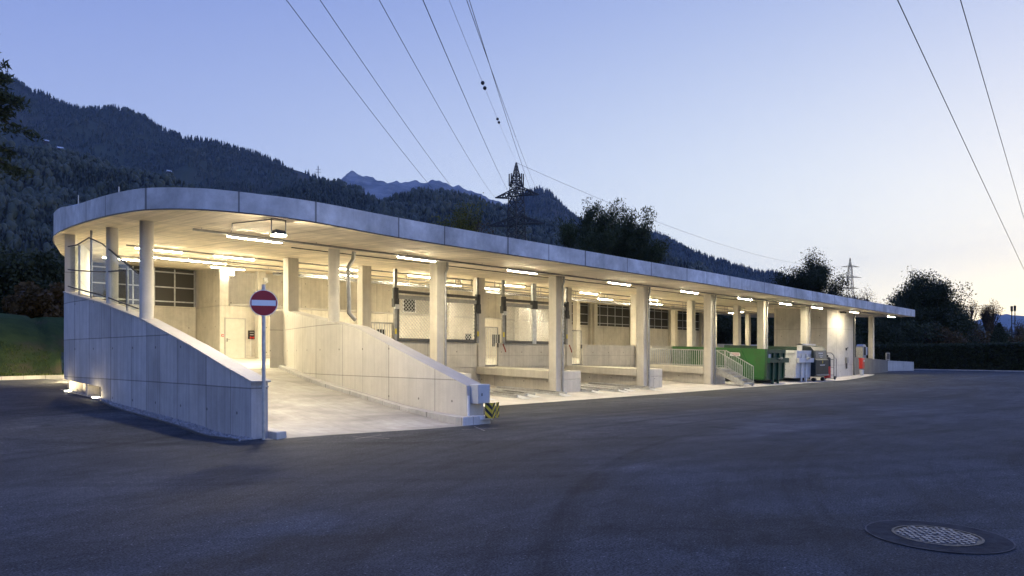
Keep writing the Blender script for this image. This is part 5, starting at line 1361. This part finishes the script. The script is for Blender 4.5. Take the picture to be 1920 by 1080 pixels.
# a few pale houses on the slopes
for i, (px, py, Z, lb) in enumerate(((87, 265, 1480, 'small white farmhouse high on the left mountainside'), (113, 279, 880, 'pale roofed house half hidden among trees on the left slope'), (317, 322, 1500, 'tiny pale house on the meadow below the left ridge'))):
    u, v = at_Z(px, Z); z = zpx(py, Z); s = 4.5 if Z > 1000 else 3.2
    h = thing('house', lb, 'house', (u, v, z - s))
    mb = MB(); mb.box((u - s, v - s * .7, z - s * 3), (u + s, v + s * .7, z)); obj('wall', mb, M['bark'], h)
    mb = MB(); mb.add([(u - s * 1.1, v - s, z), (u + s * 1.1, v - s, z), (u + s * 1.1, v + s, z), (u - s * 1.1, v + s, z), (u - s * 1.1, v, z + s * .8), (u + s * 1.1, v, z + s * .8)], [(0, 1, 5, 4), (2, 3, 4, 5), (0, 4, 3), (1, 2, 5), (3, 2, 1, 0)]); obj('roof', mb, M['boxgrey'], h)

# ------------------------------------------------------------------ air
HAZE = 6e-5
if HAZE:
    mb = MB(); mb.box((-12500, -12500, -7), (12500, 12500, 1650)); o = obj('haze', mb, [])
    m = bpy.data.materials.new('haze_air'); m.use_nodes = True; nt = m.node_tree; nt.nodes.clear()
    out = nt.nodes.new('ShaderNodeOutputMaterial'); vol = nt.nodes.new('ShaderNodeVolumePrincipled')
    vol.inputs['Color'].default_value = (.44, .63, 1.0, 1); vol.inputs['Density'].default_value = HAZE; vol.inputs['Anisotropy'].default_value = 0.0
    nt.links.new(vol.outputs[0], out.inputs['Volume']); o.data.materials.append(m); tag(o, kind='stuff'); o['label'] = 'thin blue evening haze over the valley'; o['category'] = 'haze'

# ------------------------------------------------------------------ sky, sun, camera
W = bpy.data.worlds.new('World'); S.world = W; W.use_nodes = True; nt = W.node_tree
bg = nt.nodes['Background']
GA = math.atan2(*at_Z(1900, 100)) + R(12)     # bearing of the afterglow, from +y towards +x
sky = nt.nodes.new('ShaderNodeTexSky'); sky.sky_type = 'NISHITA'; sky.sun_disc = False
sky.sun_elevation = R(3); sky.sun_rotation = GA; sky.altitude = 500; sky.air_density = 1.0; sky.dust_density = .6; sky.ozone_density = 3.0
# the physical sky is far steeper than an evening exposure shows: soften its range and give it the lilac dusk balance
def wm(op, a, b=None):
    n = nt.nodes.new('ShaderNodeMath'); n.operation = op
    for i, x in enumerate((a, b)):
        if x is None: continue
        if isinstance(x, (int, float)): n.inputs[i].default_value = x
        else: nt.links.new(x, n.inputs[i])
    return n.outputs[0]
tc = nt.nodes.new('ShaderNodeTexCoord'); sp = nt.nodes.new('ShaderNodeSeparateXYZ'); nt.links.new(tc.outputs['Generated'], sp.inputs[0])
zz = wm('MINIMUM', wm('MAXIMUM', sp.outputs[2], 0.0), .46); z2_ = wm('MULTIPLY', zz, zz)
hi_ = wm('MINIMUM', wm('MULTIPLY', wm('MAXIMUM', wm('SUBTRACT', sp.outputs[2], .46), 0.0), 3.0), 1.0)     # deeper blue overhead
bk_ = wm('MAXIMUM', wm('MULTIPLY', sp.outputs[1], -1.0), 0.0)                                            # unseen sky behind the view, brightened to lift the front fascia
ww = wm('MAXIMUM', wm('ADD', wm('MULTIPLY', sp.outputs[0], math.sin(GA)), wm('MULTIPLY', sp.outputs[1], math.cos(GA))), .05)
gl_ = wm('MULTIPLY', wm('EXPONENT', wm('MULTIPLY', zz, -17.0)), wm('POWER', ww, 6.0))      # last peach glow low on the horizon
sc_ = nt.nodes.new('ShaderNodeSeparateColor'); nt.links.new(sky.outputs[0], sc_.inputs[0]); cc = nt.nodes.new('ShaderNodeCombineColor')
SKYK = ((0.22, -0.15, -1.012, -2.046, 0.638), (0.25, -0.113, -1.197, -1.14, 0.497), (0.12, 0.126, -0.982, 0.181, 0.14))
for i, (gm, k0, k1, k2, kw) in enumerate(SKYK):
    e = wm('ADD', wm('ADD', k0, wm('MULTIPLY', zz, k1)), wm('ADD', wm('MULTIPLY', z2_, k2), wm('MULTIPLY', ww, kw)))
    e = wm('EXPONENT', wm('ADD', e, wm('ADD', wm('MULTIPLY', hi_, (-.45, -.12, .33)[i]), wm('ADD', wm('MULTIPLY', bk_, (.62, .68, .78)[i]), wm('MULTIPLY', gl_, (.42, .22, -.12)[i])))))
    nt.links.new(wm('MULTIPLY', wm('POWER', sc_.outputs[i], gm), e), cc.inputs[i])
nt.links.new(cc.outputs[0], bg.inputs[0]); bg.inputs[1].default_value = .15
sun = bpy.data.lights.new('sun', 'SUN'); sun.energy = .004; sun.angle = R(10); sun.color = (1, .85, .7)
so = bpy.data.objects.new('sun', sun); COL.objects.link(so)
dv = Vector((math.sin(GA - R(16)) * math.cos(R(3)), math.cos(GA - R(16)) * math.cos(R(3)), math.sin(R(3))))
so.rotation_euler = dv.to_track_quat('Z', 'Y').to_euler()
cam = bpy.data.cameras.new('camera'); co = bpy.data.objects.new('camera', cam); COL.objects.link(co)
cam.sensor_width = 36; cam.lens = 24; cam.shift_y = 128 / 1920; cam.clip_start = .1; cam.clip_end = 60000
co.location = (0, 0, 1.5); co.rotation_euler = (R(90), 0, -math.atan2(TC, TS)); S.camera = co
S.view_settings.view_transform = 'Standard'; S.view_settings.look = 'None'; S.view_settings.exposure = 2.737; S.view_settings.gamma = 1
S.cycles.use_denoising = True; S.cycles.max_bounces = 8; S.cycles.diffuse_bounces = 5; S.cycles.volume_bounces = 0; S.cycles.transparent_max_bounces = 16
S.cycles.sample_clamp_indirect = 6; S.cycles.caustics_reflective = False; S.cycles.caustics_refractive = False
